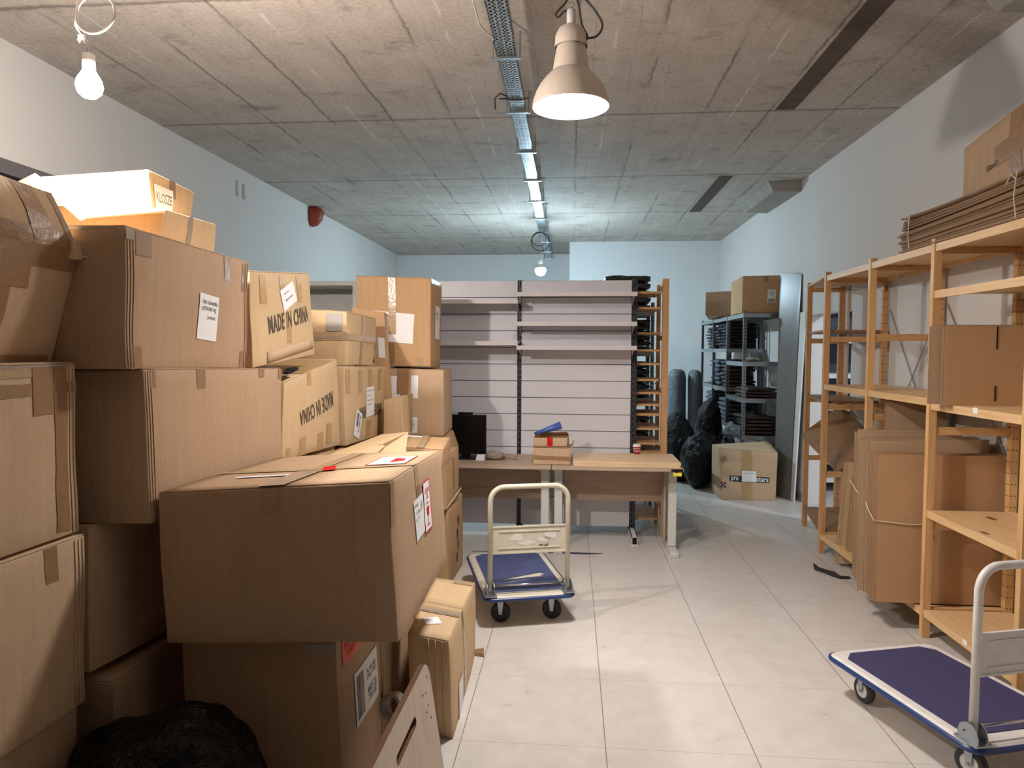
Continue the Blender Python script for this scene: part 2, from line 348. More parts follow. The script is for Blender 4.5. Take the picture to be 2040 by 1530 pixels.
# ------------------------------------------------------------------ cardboard boxes
FACES = dict(front=(0,1,5,4), right=(1,2,6,5), left=(3,0,4,7), back=(2,3,7,6), top=(4,5,6,7), bottom=(3,2,1,0))
class Carton:
    """c = 8 corners: bottom near-left, near-right, far-right, far-left, then the same on top"""
    def __init__(s, label, c, mat=0, seed=0, wob=.006, bulge=.008, group=None, open_top=False, top='flaps', seam='auto', res=9, name='cardboard_box', cat='box'):
        s.c = [V(p) for p in c]; s.seed = seed; s.wob = wob; s.bulge = bulge
        zc = min(p.z for p in s.c); b = sum(s.c[:4], V())/4
        s.root = thing(name, label, cat, (b.x, b.y, zc), group)
        bm = nb(); uvl = bm.loops.layers.uv.new('metres')
        s.matname = CARD[mat].name
        faces = list(FACES) if not open_top else [f for f in FACES if f != 'top']
        n = res
        for f in faces:
            W, H = s.size(f); g = [[bm.verts.new(s.pt(f, i/n, j/n)) for j in range(n+1)] for i in range(n+1)]
            for i in range(n):
                for j in range(n):
                    q = bm.faces.new([g[i][j], g[i+1][j], g[i+1][j+1], g[i][j+1]]); q.smooth = True
                    for lp, (a, b2) in zip(q.loops, ((i, j), (i+1, j), (i+1, j+1), (i, j+1))): lp[uvl].uv = (a/n*W+seed*.37, b2/n*H)
            if open_top:
                pass
        bmesh.ops.remove_doubles(bm, verts=bm.verts, dist=2e-5)
        s.body = obj('body', bm, CARD[mat], s.root, bevel=.004)
        if open_top:
            m = s.body.modifiers.new('wall', 'SOLIDIFY'); m.thickness = .006; m.offset = -1
        elif top == 'flaps':
            W, H = s.size('top')
            along = (W >= H) if seam == 'auto' else seam == 'x'
            s.seam_along_x = along
            for k in (0, 1):
                a, b2 = (.004, .4965) if k == 0 else (.5035, .996)
                if along: s.patch('flap', 'top', .004, .996, a, b2, CARD[mat], .0045, thick=.004)
                else: s.patch('flap', 'top', a, b2, .004, .996, CARD[mat], .0045, thick=.004)
    def size(s, f):
        p = [s.c[i] for i in FACES[f]]
        return ((p[1]-p[0]).length+(p[2]-p[3]).length)/2, ((p[3]-p[0]).length+(p[2]-p[1]).length)/2
    def raw(s, f, a, b):
        p = [s.c[i] for i in FACES[f]]
        return p[0]*(1-a)*(1-b)+p[1]*a*(1-b)+p[2]*a*b+p[3]*(1-a)*b
    def nrm(s, f):
        p = [s.c[i] for i in FACES[f]]; return ((p[1]-p[0]).cross(p[3]-p[0])).normalized()
    def pt(s, f, a, b, off=0):
        q = s.raw(f, a, b); aa, bb = min(1, max(0, a)), min(1, max(0, b))
        k = 1 if f not in ('top', 'bottom') else .2
        d = noise.noise_vector(q*4.2+V((s.seed*3.1, 1.7, s.seed)))*s.wob
        d.z *= .35
        if f in ('top', 'bottom'): pass
        return q+s.nrm(f)*(s.bulge*k*math.sin(math.pi*aa)*math.sin(math.pi*bb)+off)+d
    def patch(s, name, f, a0, a1, b0, b1, mat, off=.0012, thick=0, parent=None, label=None, rot=0, n=None, ragged=0):
        W, H = s.size(f); bm = nb(); uvl = bm.loops.layers.uv.new('metres')
        ca, cb = (a0+a1)/2, (b0+b1)/2; nx = n or max(2, int(abs(a1-a0)*10)+1); ny = n or max(2, int(abs(b1-b0)*10)+1)
        def m(i, j):
            x = (a0+(a1-a0)*i/nx-ca)*W; y = (b0+(b1-b0)*j/ny-cb)*H
            if ragged and i in (0, nx): x += random.uniform(-ragged, ragged)
            if ragged and j in (0, ny): y += random.uniform(-ragged, ragged)
            c, q = math.cos(rot), math.sin(rot); return (ca+(x*c-y*q)/W, cb+(x*q+y*c)/H)
        g = [[m(i, j) for j in range(ny+1)] for i in range(nx+1)]
        gv = [[bm.verts.new(s.pt(f, *g[i][j], off)) for j in range(ny+1)] for i in range(nx+1)]
        for i in range(nx):
            for j in range(ny):
                q = bm.faces.new([gv[i][j], gv[i+1][j], gv[i+1][j+1], gv[i][j+1]]); q.smooth = True
                for lp, (a, b) in zip(q.loops, ((i, j), (i+1, j), (i+1, j+1), (i, j+1))): lp[uvl].uv = (g[a][b][0]*W+s.seed, g[a][b][1]*H)
        o = obj(name, bm, mat, parent or s.root)
        if thick:
            md = o.modifiers.new('thick', 'SOLIDIFY'); md.thickness = thick; md.offset = -1
        if label: o['label'] = label
        return o
    def tape(s, f, a0, a1, b0, b1, mat='brown_packing_tape', off=.0016, **k):
        return s.patch('packing_tape', f, a0, a1, b0, b1, mat, off, ragged=.002, **k)
    def seamtape(s, mat='brown_packing_tape', w=.05, wrap=.10, ends=('front',), off=.0066):
        W, H = s.size('top')
        if s.seam_along_x: s.tape('top', 0, 1, .5-w/H/2, .5+w/H/2, mat, off); fs = dict(right='right', left='left')
        else: s.tape('top', .5-w/W/2, .5+w/W/2, 0, 1, mat, off)
        for e in ends:
            w2, h2 = s.size(e); s.tape(e, .5-w/w2/2, .5+w/w2/2, 1-wrap/h2, 1.0, mat)
    def fpt(s, f, a, b, ca, cb, rot, x, y, off):
        W, H = s.size(f); c, q = math.cos(rot), math.sin(rot)
        return s.pt(f, ca+(x*c-y*q)/W, cb+(x*q+y*c)/H, off)
    def text(s, f, txt, a, b, w, h, mat='grey_ink', rot=0, bold=.02, shear=0, off=.0022, parent=None, name='lettering', space=1.0):
        """a,b face position of the centre; w,h metres"""
        bm = nb(); vs, fs = text_poly(txt, bold, shear, space)
        q = [bm.verts.new(s.fpt(f, 0, 0, a, b, rot, x*w, y*h, off)) for x, y in vs]
        for t in fs:
            try: bm.faces.new([q[i] for i in t])
            except ValueError: pass
        return obj(name, bm, mat, parent or s.root)
    def label(s, f, a, b, w, h, mat='white_paper', rot=0, lines=(), bars=False, off=.0016, name='paper_label', lab=None, ink='black_ink', border=None):
        W, H = s.size(f)
        p = s.patch(name, f, a-w/W/2, a+w/W/2, b-h/H/2, b+h/H/2, mat, off, rot=rot, label=lab)
        if border:
            bm = nb(); t = .006
            for (x0, x1, y0, y1) in ((-w/2, w/2, h/2-t, h/2), (-w/2, w/2, -h/2, -h/2+t), (-w/2, -w/2+t, -h/2+t, h/2-t), (w/2-t, w/2, -h/2+t, h/2-t)):
                quad(bm, [s.fpt(f, 0, 0, a, b, rot, x, y, off+.0005) for x, y in ((x0, y0), (x1, y0), (x1, y1), (x0, y1))])
            obj('border', bm, border, p)
        if lines or bars:
            bm = nb()
            for (txt, cx, cy, tw, th, bold, sh) in lines:
                vs, fs = text_poly(txt, bold, sh)
                q = [bm.verts.new(s.fpt(f, 0, 0, a, b, rot, (cx+x*tw)*w, (cy+y*th)*h, off+.0006)) for x, y in vs]
                for t in fs:
                    try: bm.faces.new([q[i] for i in t])
                    except ValueError: pass
            if bars:
                x0, x1, y0, y1 = bars; x = x0
                rr = random.Random(s.seed+5)
                while x < x1:
                    d = rr.choice((.008, .014, .02))
                    quad(bm, [s.fpt(f, 0, 0, a, b, rot, xx*w, yy*h, off+.0006) for xx, yy in ((x, y0), (x+d, y0), (x+d, y1), (x, y1))]); x += d+rr.choice((.01, .018))
            obj('printed_text' if not mat == 'white_paper' or bars else 'lettering', bm, ink, p)
        return p
def HW(lines, sh=.35, b=.0):       # hand-written lines for a label
    return [(t, x, y, w, h, b, sh) for t, x, y, w, h in lines]
def right_face(pb, w, X=None):     # pb = 4 points near-bottom, far-bottom, far-top, near-top of the right face; w = width to the left
    nbp, fb, ft, nt = pb; d = V((-w, 0, 0)) if isinstance(w, (int, float)) else V(w)
    return [nbp+d, nbp, fb, fb+d, nt+d, nt, ft, ft+d]
def front_face(p, d):              # p = bottom-left, bottom-right, top-right, top-left; d = depth vector
    bl, br, tr, tl = p; d = V(d)
    return [bl, br, br+d, bl+d, tl, tr, tr+d, tl+d]
BP, BB, BC, BS, EXPO = 94, 650, 400, 66, 1.5
# ------------------------------------------------------------------ the room
XL, XR, ZC = -3.455, 2.5, 3.5
struct('floor', bx((XL-.2, -.8, -.1), (7, 14.2, 0)), 'tiles', loc=(0, 0, 0))
struct('ceiling', bx((XL-.2, -.8, ZC), (XR+.15, 14.2, ZC+.15)), 'concrete', loc=(0, 0, 0))
bm = nb(); HA, HB = (7.02, 7.09), (7.165, 7.235)
for a, b in (((XL-.2, -.2, 0), (XL, .6, ZC)), ((XL-.2, .6, 2.78), (XL, 4.9, ZC)), ((XL-.2, .6, 0), (XL, 4.9, .3)), ((XL-.2, 4.9, 0), (XL, HA[0], ZC)), ((XL-.2, HA[1], 0), (XL, HB[0], ZC)), ((XL-.2, HB[1], 0), (XL, 14.2, ZC)),
    ((XL-.2, HA[0], 0), (XL, HA[1], 3.20)), ((XL-.2, HA[0], 3.36), (XL, HA[1], ZC)), ((XL-.2, HB[0], 0), (XL, HB[1], 3.20)), ((XL-.2, HB[0], 3.36), (XL, HB[1], ZC)), ((XL-.2, HA[0], 3.2), (XL-.1, HB[1], 3.36))): box(bm, a, b)
struct('wall_left', bm, 'white_wall_paint', loc=(0, 0, 0))
bm = nb(); D0, D1, DT = 6.55, 7.70, 2.01
for a, b in (((XR, -.6, 0), (XR+.15, D0, ZC)), ((XR, D1, 0), (XR+.15, 14.2, ZC)), ((XR, D0, DT), (XR+.15, D1, ZC))): box(bm, a, b)
struct('wall_right', bm, 'white_wall_paint', loc=(0, 0, 0))
struct('wall_back', bx((XL, 13.8, 0), (.0, 14, ZC)), 'cool_white_wall_paint', loc=(0, 0, 0))
struct('wall_partition', bx((-.056, 12.27, 0), (XR, 12.45, ZC), (-.056, 12.45, 0), (.08, 13.8, ZC)), 'cool_white_wall_paint', loc=(0, 0, 0))
struct('bounce_blocker_rear', bx((XL-.2, -.8, 0), (XR+.15, -.7, ZC)), 'dark_bounce_absorber', loc=(0, 0, 0))  # unseen dark wall added close behind the camera to block bounce light
bm = nb()
for a, b in (((2.65, 11.0, 0), (6.2, 11.1, 2.9)), ((6.1, 3.0, 0), (6.2, 11, 2.9)), ((2.65, 3.0, 0), (6.2, 3.1, 2.9)), ((2.65, 3, 2.9), (6.2, 11.1, 3.0))): box(bm, a, b)
struct('wall_side_room', bm, 'cool_white_wall_paint', loc=(0, 0, 0))
struct('baseboard_right', bx((XR-.012, D1, 0), (XR, 12.2, .085), (XR-.012, -.6, 0), (XR, D0, .085)), 'tile_baseboard')
struct('baseboard_left', bx((XL, -.2, 0), (XL+.012, 13.8, .085)), 'tile_baseboard')
for nm, x in (('added_dark_pane_2', XL-.1), ('added_dark_pane_3', XR+.05)):  # unseen dark glass added behind the camera so the sides bounce less light
    struct(nm, bx((x, -.7, 0), (x+.05, -.2 if x < 0 else -.6, ZC)), 'window_glass')
# ceiling details
struct('trim_1', bx((1.555, 1.6, ZC-.004), (1.70, 5.69, ZC+.01)), 'dark_concrete')
struct('trim_2', bx((1.555, 7.77, ZC-.004), (1.70, 9.73, ZC+.01)), 'dark_concrete')
for nm, y0, y1, zb in (('trim_3', 8.05, 9.4, 3.385), ('trim_4', 1.0, 4.0, 3.385)):
    bm = nb(); hexa(bm, [(2.2, y0, zb), (XR, y0, zb), (XR, y1, zb+.02), (2.22, y1, zb+.03), (2.14, y0, ZC), (XR, y0, ZC), (XR, y1, ZC), (2.14, y1, ZC)])
    struct(nm, bm, 'pale_concrete', bevel=.006)
# dark window in the left wall
w = struct('window_1', bx((XL-.16, .6, .3), (XL-.05, 4.9, .42), (XL-.16, .6, 2.69), (XL-.0, 4.9, 2.78), (XL-.16, 4.8, .42), (XL-.0, 4.9, 2.69), (XL-.16, .6, .42), (XL-.0, .7, 2.69), (XL-.16, 2.7, .42), (XL-.05, 2.78, 2.69)), 'window_frame_grey')
g = obj('window_pane', bx((XL-.12, .7, .42), (XL-.10, 4.8, 2.69)), 'window_glass', w)
# orange pipe stub high on the left wall
bm = nb(); p = V((XL+.05, 9.12, 3.42))
tube(bm, [p+V((.02, .02, .06)), p, p+V((.01, -.02, -.06)), p+V((-.01, -.04, -.13)), p+V((-.03, -.05, -.17))], .1, 14, True, [.105, .115, .10, .07, .025])
o = obj('pipe_stub', bm, 'terracotta_pipe', smooth=True); tag(o, 'short orange-red pipe stub poking out where left wall meets ceiling', 'pipe')
# cable tray
ty, tz = 3.36, 3.42
t = thing('cable_tray', 'perforated galvanised cable tray running the length of the concrete ceiling', 'cable tray', (-.45, 2.0, 3.36))
def trx(y): return -.395-.0065*(y-3.5)
bm = nb(); y = 2.0
while y < 13.4:
    y1 = min(y+1.0, 13.4); x0, x1 = trx(y)-.055, trx(y)+.055
    # bottom sheet as rungs and rails so that the slots are open
    for fx in (0, .3, .62, .93):
        xa = x0+(x1-x0)*fx
        box(bm, (xa, y, 3.35), (xa+(x1-x0)*(.07 if fx in (0, .93) else .08), y1, 3.352))
    k = y
    while k < y1:
        box(bm, (x0, k, 3.35), (x1, k+.016, 3.3522)); k += .036
    box(bm, (x0, y, 3.35), (x0+.002, y1, 3.40)); box(bm, (x1-.002, y, 3.35), (x1, y1, 3.40))
    y = y1
obj('tray_bottom', bm, 'galvanised_steel', t)
for y in (3.2, 4.2, 5.15, 6.18, 7.2, 8.2, 9.25, 10.3, 11.3, 12.4, 13.3):
    x = trx(y); b = bx((x-.09, y-.015, 3.338), (x+.09, y+.015, 3.349)); 
    for s in (-1, 1): tube(b, [(x+s*.08, y, 3.335), (x+s*.08, y, 3.5)], .004, 6)
    obj('hanger', b, 'galvanised_steel', t)
bm = nb(); rnd = random.Random(3)
for k in range(4):
    tube(bm, [(trx(y)+(-.03+.02*k)+rnd.uniform(-.006, .006), y, 3.361+rnd.uniform(0, .01)) for y in [2+.6*i for i in range(19)]], .006, 6)
obj('cable', bm, 'dark_wire', t)
bm = nb(); x = trx(10.2)
tube(bm, arc((x-.02, 10.0, 3.16), (1, 0, 0), (0, 0, 1), .13, 0, 5.9, 20), .008, 6)
tube(bm, arc((x-.04, 10.0, 3.2), (1, 0, 0), (0, .2, 1), .1, 0, 5.9, 20), .006, 6)
obj('cable', bm, 'dark_wire', t)
bm = nb(); tube(bm, [(trx(4)-.05, 4.05, 3.38), (trx(4)-.12, 3.9, 3.40), (trx(4)-.13, 3.65, 3.44), (trx(4)-.10, 3.5, 3.49)], .006, 6); obj('cable', bm, 'white_wire', t)
bm = nb(); tube(bm, [(trx(5)-.05, 4.9, 3.37), (trx(5)-.10, 4.86, 3.38), (trx(5)-.14, 4.9, 3.36), (trx(5)-.15, 5.02, 3.33)], .006, 6)
tube(bm, [(trx(5)-.05, 4.9, 3.36), (trx(5)-.11, 4.88, 3.35), (trx(5)+.02, 4.9, 3.345), (trx(5)+.1, 4.9, 3.36)], .005, 6); obj('cable', bm, 'dark_wire', t)

# ------------------------------------------------------------------ lamps
Lc = PY(1137, 214, 3.4); lx, ly, lz = Lc
pl = thing('pendant_lamp', 'big bell-shaped beige metal pendant lamp, lit, hanging under the concrete ceiling', 'lamp', (lx, ly, lz))
s = .183/1.0
prof = [(1.0, 0), (.995, .06), (.97, .18), (.91, .36), (.80, .56), (.66, .74), (.56, .84), (.50, .90), (.455, .915)]
bm = nb(); lathe(bm, [(r*s, h*s) for r, h in prof], Lc, 48)
o = obj('lamp_shade', bm, 'lamp_enamel', pl, smooth=True); m = o.modifiers.new('t', 'SOLIDIFY'); m.thickness = .003; m.offset = -1
bm = nb(); lathe(bm, [(.485*s, .885*s), (.48*s, .93*s), (.36*s, 1.62*s), (.33*s, 1.68*s), (.0, 1.68*s)], Lc, 40); obj('lamp_neck', bm, 'lamp_enamel', pl, smooth=True)
bm = nb(); lathe(bm, [(.42*s, 1.52*s), (.425*s, 1.60*s), (.415*s, 1.80*s), (.33*s, 1.98*s), (.19*s, 2.07*s), (.12*s, 2.10*s), (.0, 2.1*s)], Lc, 40); o = obj('lamp_cap', bm, 'lamp_enamel', pl, smooth=True)
bm = nb(); lathe(bm, [(.12*s, 2.08*s), (.12*s, 2.45*s), (.09*s, 2.47*s), (.0, 2.48*s)], Lc, 20); obj('cable_grip', bm, 'white_plastic', pl, smooth=True)
bm = nb()
zt = ZC-lz
tube(bm, spl([Lc+V(q) for q in ((.05, -.02, 1.62*s), (.075, -.03, 1.72*s), (.05, -.03, 2.0*s), (.035, -.02, 2.5*s), (.02, -.01, 2.9*s), (.03, 0, zt))]), .005, 6)
tube(bm, spl([Lc+V(q) for q in ((.07, -.03, 1.66*s), (.12, -.03, 1.72*s), (.145, -.02, 2.0*s), (.12, 0, 2.35*s), (.07, 0, 2.7*s), (.02, 0, 3.0*s), (.0, 0, zt))]), .0055, 6)
tube(bm, spl([Lc+V(q) for q in ((0, 0, 2.4*s), (-.03, 0, 2.45*s), (-.06, 0, 2.3*s), (-.075, 0, 2.38*s), (-.03, 0, 2.65*s), (0, 0, 2.95*s))]), .005, 6)
obj('lamp_cable', bm, 'dark_wire', pl, smooth=True)
bm = nb()
for k in range(9):
    c = Lc+V((.0, 0, 2.45*s+.026*k)); a = V((1, 0, 0)) if k % 2 else V((0, 1, 0))
    tube(bm, arc(c, a, (0, 0, 1), .012, 0, 2*math.pi, 8), .0025, 5, False)
obj('chain', bm, 'zinc', pl)
em_w = emit('lamp_bulb_glow', (1.0, .95, .925), BP); em_b = emit('bare_bulb_glow', (1.0, .92, .85), BB); em_c = emit('cool_bulb_glow', (.62, .86, 1.0), BC)
def bulbmesh(c, r, up=1, seg=20):
    bm = nb(); lathe(bm, [(.0, -r), (r*.5, -r*.87), (r*.87, -r*.5), (r, 0), (r*.9, r*.5), (r*.6, r*1.0), (r*.42, r*1.35), (0, r*1.36)], c, seg); return bm
bm = nb(); lathe(bm, [(0, .030), (.05, .032), (.10, .042), (.15, .060), (.165, .068)], Lc, 48); obj('diffuser', bm, em_w, pl, smooth=True)
bm = nb(); lathe(bm, [(.025, .125), (.028, .2), (0, .2)], Lc, 16); obj('socket', bm, 'white_plastic', pl)
# bare bulb on the left
Bc = PY(178, 172, 2.52)
bl = thing('bare_bulb', 'glowing bare bulb hanging near the left wall above the boxes', 'bulb', Bc)
obj('bulb', bulbmesh(Bc, .046), em_b, bl, smooth=True)
bm = nb(); lathe(bm, [(.019, .055), (.022, .06), (.022, .115), (.012, .12), (0, .12)], Bc, 16); obj('socket', bm, 'white_plastic', bl, smooth=True)
rc = PY(190, 28, 2.52)
bm = nb(); tube(bm, [Bc+V((0, 0, .11)), Bc+V((-.005, 0, .16)), PY(163, 72, 2.52)], .0035, 6)
tube(bm, [PY(163, 72, 2.52), PY(150, 50, 2.52)]+arc(rc, (1, 0, 0), (0, .15, 1), .076, math.pi*1.05, -math.pi*.9, 24)+[rc+V((-.066, 0, .12)), rc+V((-.06, 0, .25)), V((rc.x-.05, rc.y, ZC))], .0042, 6)
obj('lamp_cable', bm, 'white_wire', bl, smooth=True)
bm = nb(); j = PY(163, 74, 2.52); box(bm, j-V((.012, .006, .006)), j+V((.012, .006, .008))); tube(bm, [j, j+V((-.01, 0, -.018)), j+V((-.016, 0, -.008))], .003, 5); tube(bm, [j, j+V((.012, 0, -.02)), j+V((.02, 0, -.01))], .003, 5); obj('terminal_block', bm, 'white_plastic', bl)
# far cool bulb
Fc = PY(1077, 539, 10.0)
fb = thing('bare_bulb', 'cool white bare bulb hanging above the slatted white shelving at the far end', 'bulb', Fc)
bm = nb(); lathe(bm, [(0, -.075), (.038, -.065), (.065, -.038), (.075, 0), (.069, .03)], Fc, 24); obj('bulb', bm, em_c, fb, smooth=True)
bm = nb(); lathe(bm, [(.070, .030), (.060, .045), (.04, .075), (.03, .08), (.03, .14), (.015, .16), (0, .16)], Fc, 12); tube(bm, [Fc+V((0, 0, .15)), Fc+V((.01, 0, .5)), V((Fc.x+.01, 10, 3.345))], .005, 6); obj('socket', bm, 'white_plastic', fb)
# light of the side room: a ceiling lamp
sl = thing('ceiling_light', 'white ceiling lamp of the bright side room behind the doorway', 'lamp', (3.75, 5.6, 2.84))
bm = nb(); lathe(bm, [(.16, .055), (.17, .0), (.15, -.03), (0, -.05)], (3.75, 5.6, 2.84), 24); obj('diffuser', bm, emit('side_room_glow', (.76, .88, 1.0), BS), sl)

# ------------------------------------------------------------------ side room cabinet
t = thing('shelf_cabinet', 'dark blue-grey cabinet with white shelf edges seen through the side doorway', 'cabinet', (3.1, 8.6, 0))
obj('carcass', bx((2.68, 8.9, 0), (3.7, 8.95, 2.2), (2.66, 8.4, 0), (2.70, 8.95, 2.2), (3.66, 8.4, 0), (3.7, 8.95, 2.2), (2.66, 8.4, 2.16), (3.7, 8.95, 2.2)), 'dark_cabinet', t)
for z in (.12, .33, .95, 1.32, 1.72): obj('shelf_board', bx((2.70, 8.3, z), (3.66, 8.9, z+.05)), 'white_plastic', t)

# ------------------------------------------------------------------ slatted gondola wall
def slat_bay(x0, x1, shelves, label, grp=None):
    t = thing('slatwall_unit', label, 'shelving', ((x0+x1)/2, 6.2, 0), grp)
    bm = nb(); zs = [.08, .335]+[.335+.1462*k for k in range(1, 13)]+[2.236]
    zs = [z for z in zs if z <= 2.236]
    for a, b in zip(zs[:-1], zs[1:]):
        if b-a > .02: box(bm, (x0+.012, 6.16, a+.003), (x1-.012, 6.178, b-.003))
    obj('slat_panel', bm, 'slat_white', t)
    obj('groove_backing', bx((x0+.012, 6.1785, .08), (x1-.012, 6.184, 2.236)), 'dark_steel', t)
    for z, ov in shelves:
        obj('shelf', bx((x0-.012, 5.89, z), (x1+.012, 6.158, z+.018), (x0-.012, 5.88, z-.018), (x1+.012, 5.892, z+.018)), 'grey_shelf_paint', t, bevel=.002)
        for x in (x0+.005, x1-.005):
            bm = nb(); hexa(bm, [(x-.002, 5.95, z-.016), (x+.002, 5.95, z-.016), (x+.002, 6.165, z-.075), (x-.002, 6.165, z-.075), (x-.002, 5.95, z), (x+.002, 5.95, z), (x+.002, 6.165, z), (x-.002, 6.165, z)])
            obj('bracket', bm, 'grey_shelf_paint', t)
    return t
t = slat_bay(-.455, .522, ((2.095, 0), (1.848, 0), (1.648, 0)), 'white slatted wall shelving with three short shelves, behind the right desk')
def upright(t, x):
    bm = nb(); box(bm, (x-.032, 6.186, .06), (x+.032, 6.20, 2.24)); 
    for s in (-1, 1): box(bm, (x+s*.009-.003, 6.155, .06), (x+s*.009+.003, 6.186, 2.24))
    k = .1
    while k < 2.2: box(bm, (x-.006, 6.158, k), (x+.006, 6.186, k+.022)); k += .05
    obj('upright_post', bm, 'dark_steel', t)
    bm = nb()
    for s in (-1, 1): box(bm, (x+s*.022-.003, 5.85, .012), (x+s*.022+.003, 6.2, .075))
    box(bm, (x-.025, 5.85, .068), (x+.025, 6.2, .075)); box(bm, (x-.028, 5.845, .0), (x+.028, 5.875, .012)); box(bm, (x-.028, 6.15, .0), (x+.028, 6.2, .012))
    obj('foot', bm, 'light_grey_paint', t)
    obj('end_cap', bx((x-.018, 5.846, .014), (x+.018, 5.849, .066)), 'dark_hole', t)
upright(t, .532); upright(t, -.455)
t = slat_bay(-1.44, -.468, ((2.035, 0), (1.685, 0)), 'white slatted wall shelving with two short shelves, behind the left desk and black screen')
upright(t, -1.455)
t = thing('bookcase', 'grey open bookcase rising behind the boxes left of the slatted wall', 'shelving', (-2.2, 6.3, 0))
obj('carcass', bx((-2.75, 6.16, 0), (-2.72, 6.6, 2.24), (-1.96, 6.16, 0), (-1.92, 6.6, 2.24), (-2.72, 6.16, 2.2), (-1.96, 6.6, 2.24), (-2.72, 6.58, 0), (-1.96, 6.6, 2.2)), 'light_grey_paint', t)
for z in (.3, .8, 1.3, 1.75): obj('shelf_board', bx((-2.72, 6.18, z), (-1.96, 6.58, z+.02)), 'light_grey_paint', t)

# ------------------------------------------------------------------ pine shelving behind the slat wall
def upr(bm, x, y, z0, z1, w=.044, d=.044): box(bm, (x-w/2, y-d/2, z0), (x+w/2, y+d/2, z1))
def holed_post(t, x, y, z1, mat, face='-x', w=.032, d=.044, name='post'):
    o = obj(name, bx((x-w/2, y-d/2, 0), (x+w/2, y+d/2, z1)), mat, t, bevel=.002); return o
def holes(t, pts, n, r=.004):
    bm = nb()
    for p in pts: lathe(bm, [(r, 0), (r, .0006), (0, .0006)], p, 8, V(n))
    return obj('peg_holes', bm, 'dark_hole', t)
t = thing('pine_shelf', 'tall orange pine shelving with many thin boards, right of the slatted wall', 'shelving', (.7, 6.5, 0))
for x in (.805, -.03):
    for y in (6.21, 6.69): holed_post(t, x, y, (2.25 if y < 6.5 else 2.24) if x > .5 else 2.16, 'orange_pine_upright', w=.034 if y > 6.5 else .055)
    for z in (.2, .72, 1.24, 1.72, 2.16): obj('crossbar', bx((x-.01, 6.232, z), (x+.01, 6.668, z+.044)), 'orange_pine_crossbar', t)
holes(t, [(.787, 6.69+dy, .1+.032*k) for k in range(65) for dy in (-.009, .009)], (-1, 0, 0))
for z in (.13, .72, .80, .93, 1.055, 1.14, 1.245, 1.36, 1.50, 1.62, 1.77, 1.99): obj('shelf_board', bx((-.01, 6.235, z), (.775, 6.70, z+.018)), 'orange_pine_crossbar', t)
obj('shelf_board', bx((-.01, 6.225, 2.125), (.775, 6.70, 2.143)), 'orange_pine_crossbar', t)
bm = nb(); tube(bm, [(.795, 6.18, 1.40), (.30, 6.725, .95)], .004, 6); obj('cross_brace', bm, 'zinc', t)
bm = nb(); tube(bm, [(.795, 6.72, .80), (.30, 6.72, 1.30)], .004, 6); obj('cross_brace', bm, 'zinc', t)

def blob(c, size, seed, mat, name, label, cat, grp=None, rot=0, amp=.25, sub=3, flat=0.5, exp=1.0, sc=3.0, floorcut=True):
    bm = nb(); bmesh.ops.create_icosphere(bm, subdivisions=sub, radius=1)
    for v in bm.verts:
        p = v.co.copy(); p = V([math.copysign(abs(k)**exp, k) for k in p])
        n = noise.noise(p*sc*.6+V((seed, 0, 0)))*amp+abs(noise.noise(p*sc*2+V((0, seed, 0))))*amp*.35
        p = p*(1+n)
        q = V((p.x*size[0]/2, p.y*size[1]/2, p.z*size[2]/2)); q.rotate(Matrix.Rotation(rot, 3, 'Z'))
        v.co = q
    zmin = -size[2]/2
    for v in bm.verts:
        if v.co.z < zmin: v.co.z = zmin+(v.co.z-zmin)*.02
        v.co += V(c)+V((0, 0, size[2]/2))
    zl = min(v.co.z for v in bm.verts)
    for v in bm.verts: v.co.z += c[2]-zl
    o = obj(name, bm, mat, smooth=True); tag(o, label, cat, grp); return o
# folded black garments on the metal rack behind, seen between the pine boards
def folded(c, w, d, h, seed, mat, label, grp, name='folded_garment', cat='folded clothing', rot=0):
    bm = nb(); n = 10; rnd = random.Random(seed)
    g = {}
    for i in range(n+1):
        for j in range(n+1):
            for k in (0, 1, 2):
                x = (i/n-.5)*w; y = (j/n-.5)*d; e = max(abs(i/n-.5), abs(j/n-.5))*2
                z = (0, h/2, h)[k]
                if k != 1: z = h/2+(z-h/2)*(1-.45*e**6)
                q = V((x, y, z)); q += noise.noise_vector(q*V((9, 9, 4))+V((seed, 0, 0)) if False else V((q.x*9+seed, q.y*9, k)))*.012*(1 if e > .5 else .4)
                q.z = max(.0, min(h, q.z)) if k != 2 else min(h, max(q.z, h*.6))
                q.rotate(Matrix.Rotation(rot, 3, 'Z')); g[i, j, k] = bm.verts.new(q+V(c))
    for i in range(n):
        for j in range(n):
            bm.faces.new([g[i, j, 2], g[i+1, j, 2], g[i+1, j+1, 2], g[i, j+1, 2]]); bm.faces.new([g[i, j+1, 0], g[i+1, j+1, 0], g[i+1, j, 0], g[i, j, 0]])
    for k in (0, 1):
        for i in range(n):
            bm.faces.new([g[i, 0, k], g[i+1, 0, k], g[i+1, 0, k+1], g[i, 0, k+1]]); bm.faces.new([g[i+1, n, k], g[i, n, k], g[i, n, k+1], g[i+1, n, k+1]])
            bm.faces.new([g[0, i+1, k], g[0, i, k], g[0, i, k+1], g[0, i+1, k+1]]); bm.faces.new([g[n, i, k], g[n, i+1, k], g[n, i+1, k+1], g[n, i, k+1]])
    o = obj(name, bm, mat, smooth=True); return tag(o, label, cat, grp)
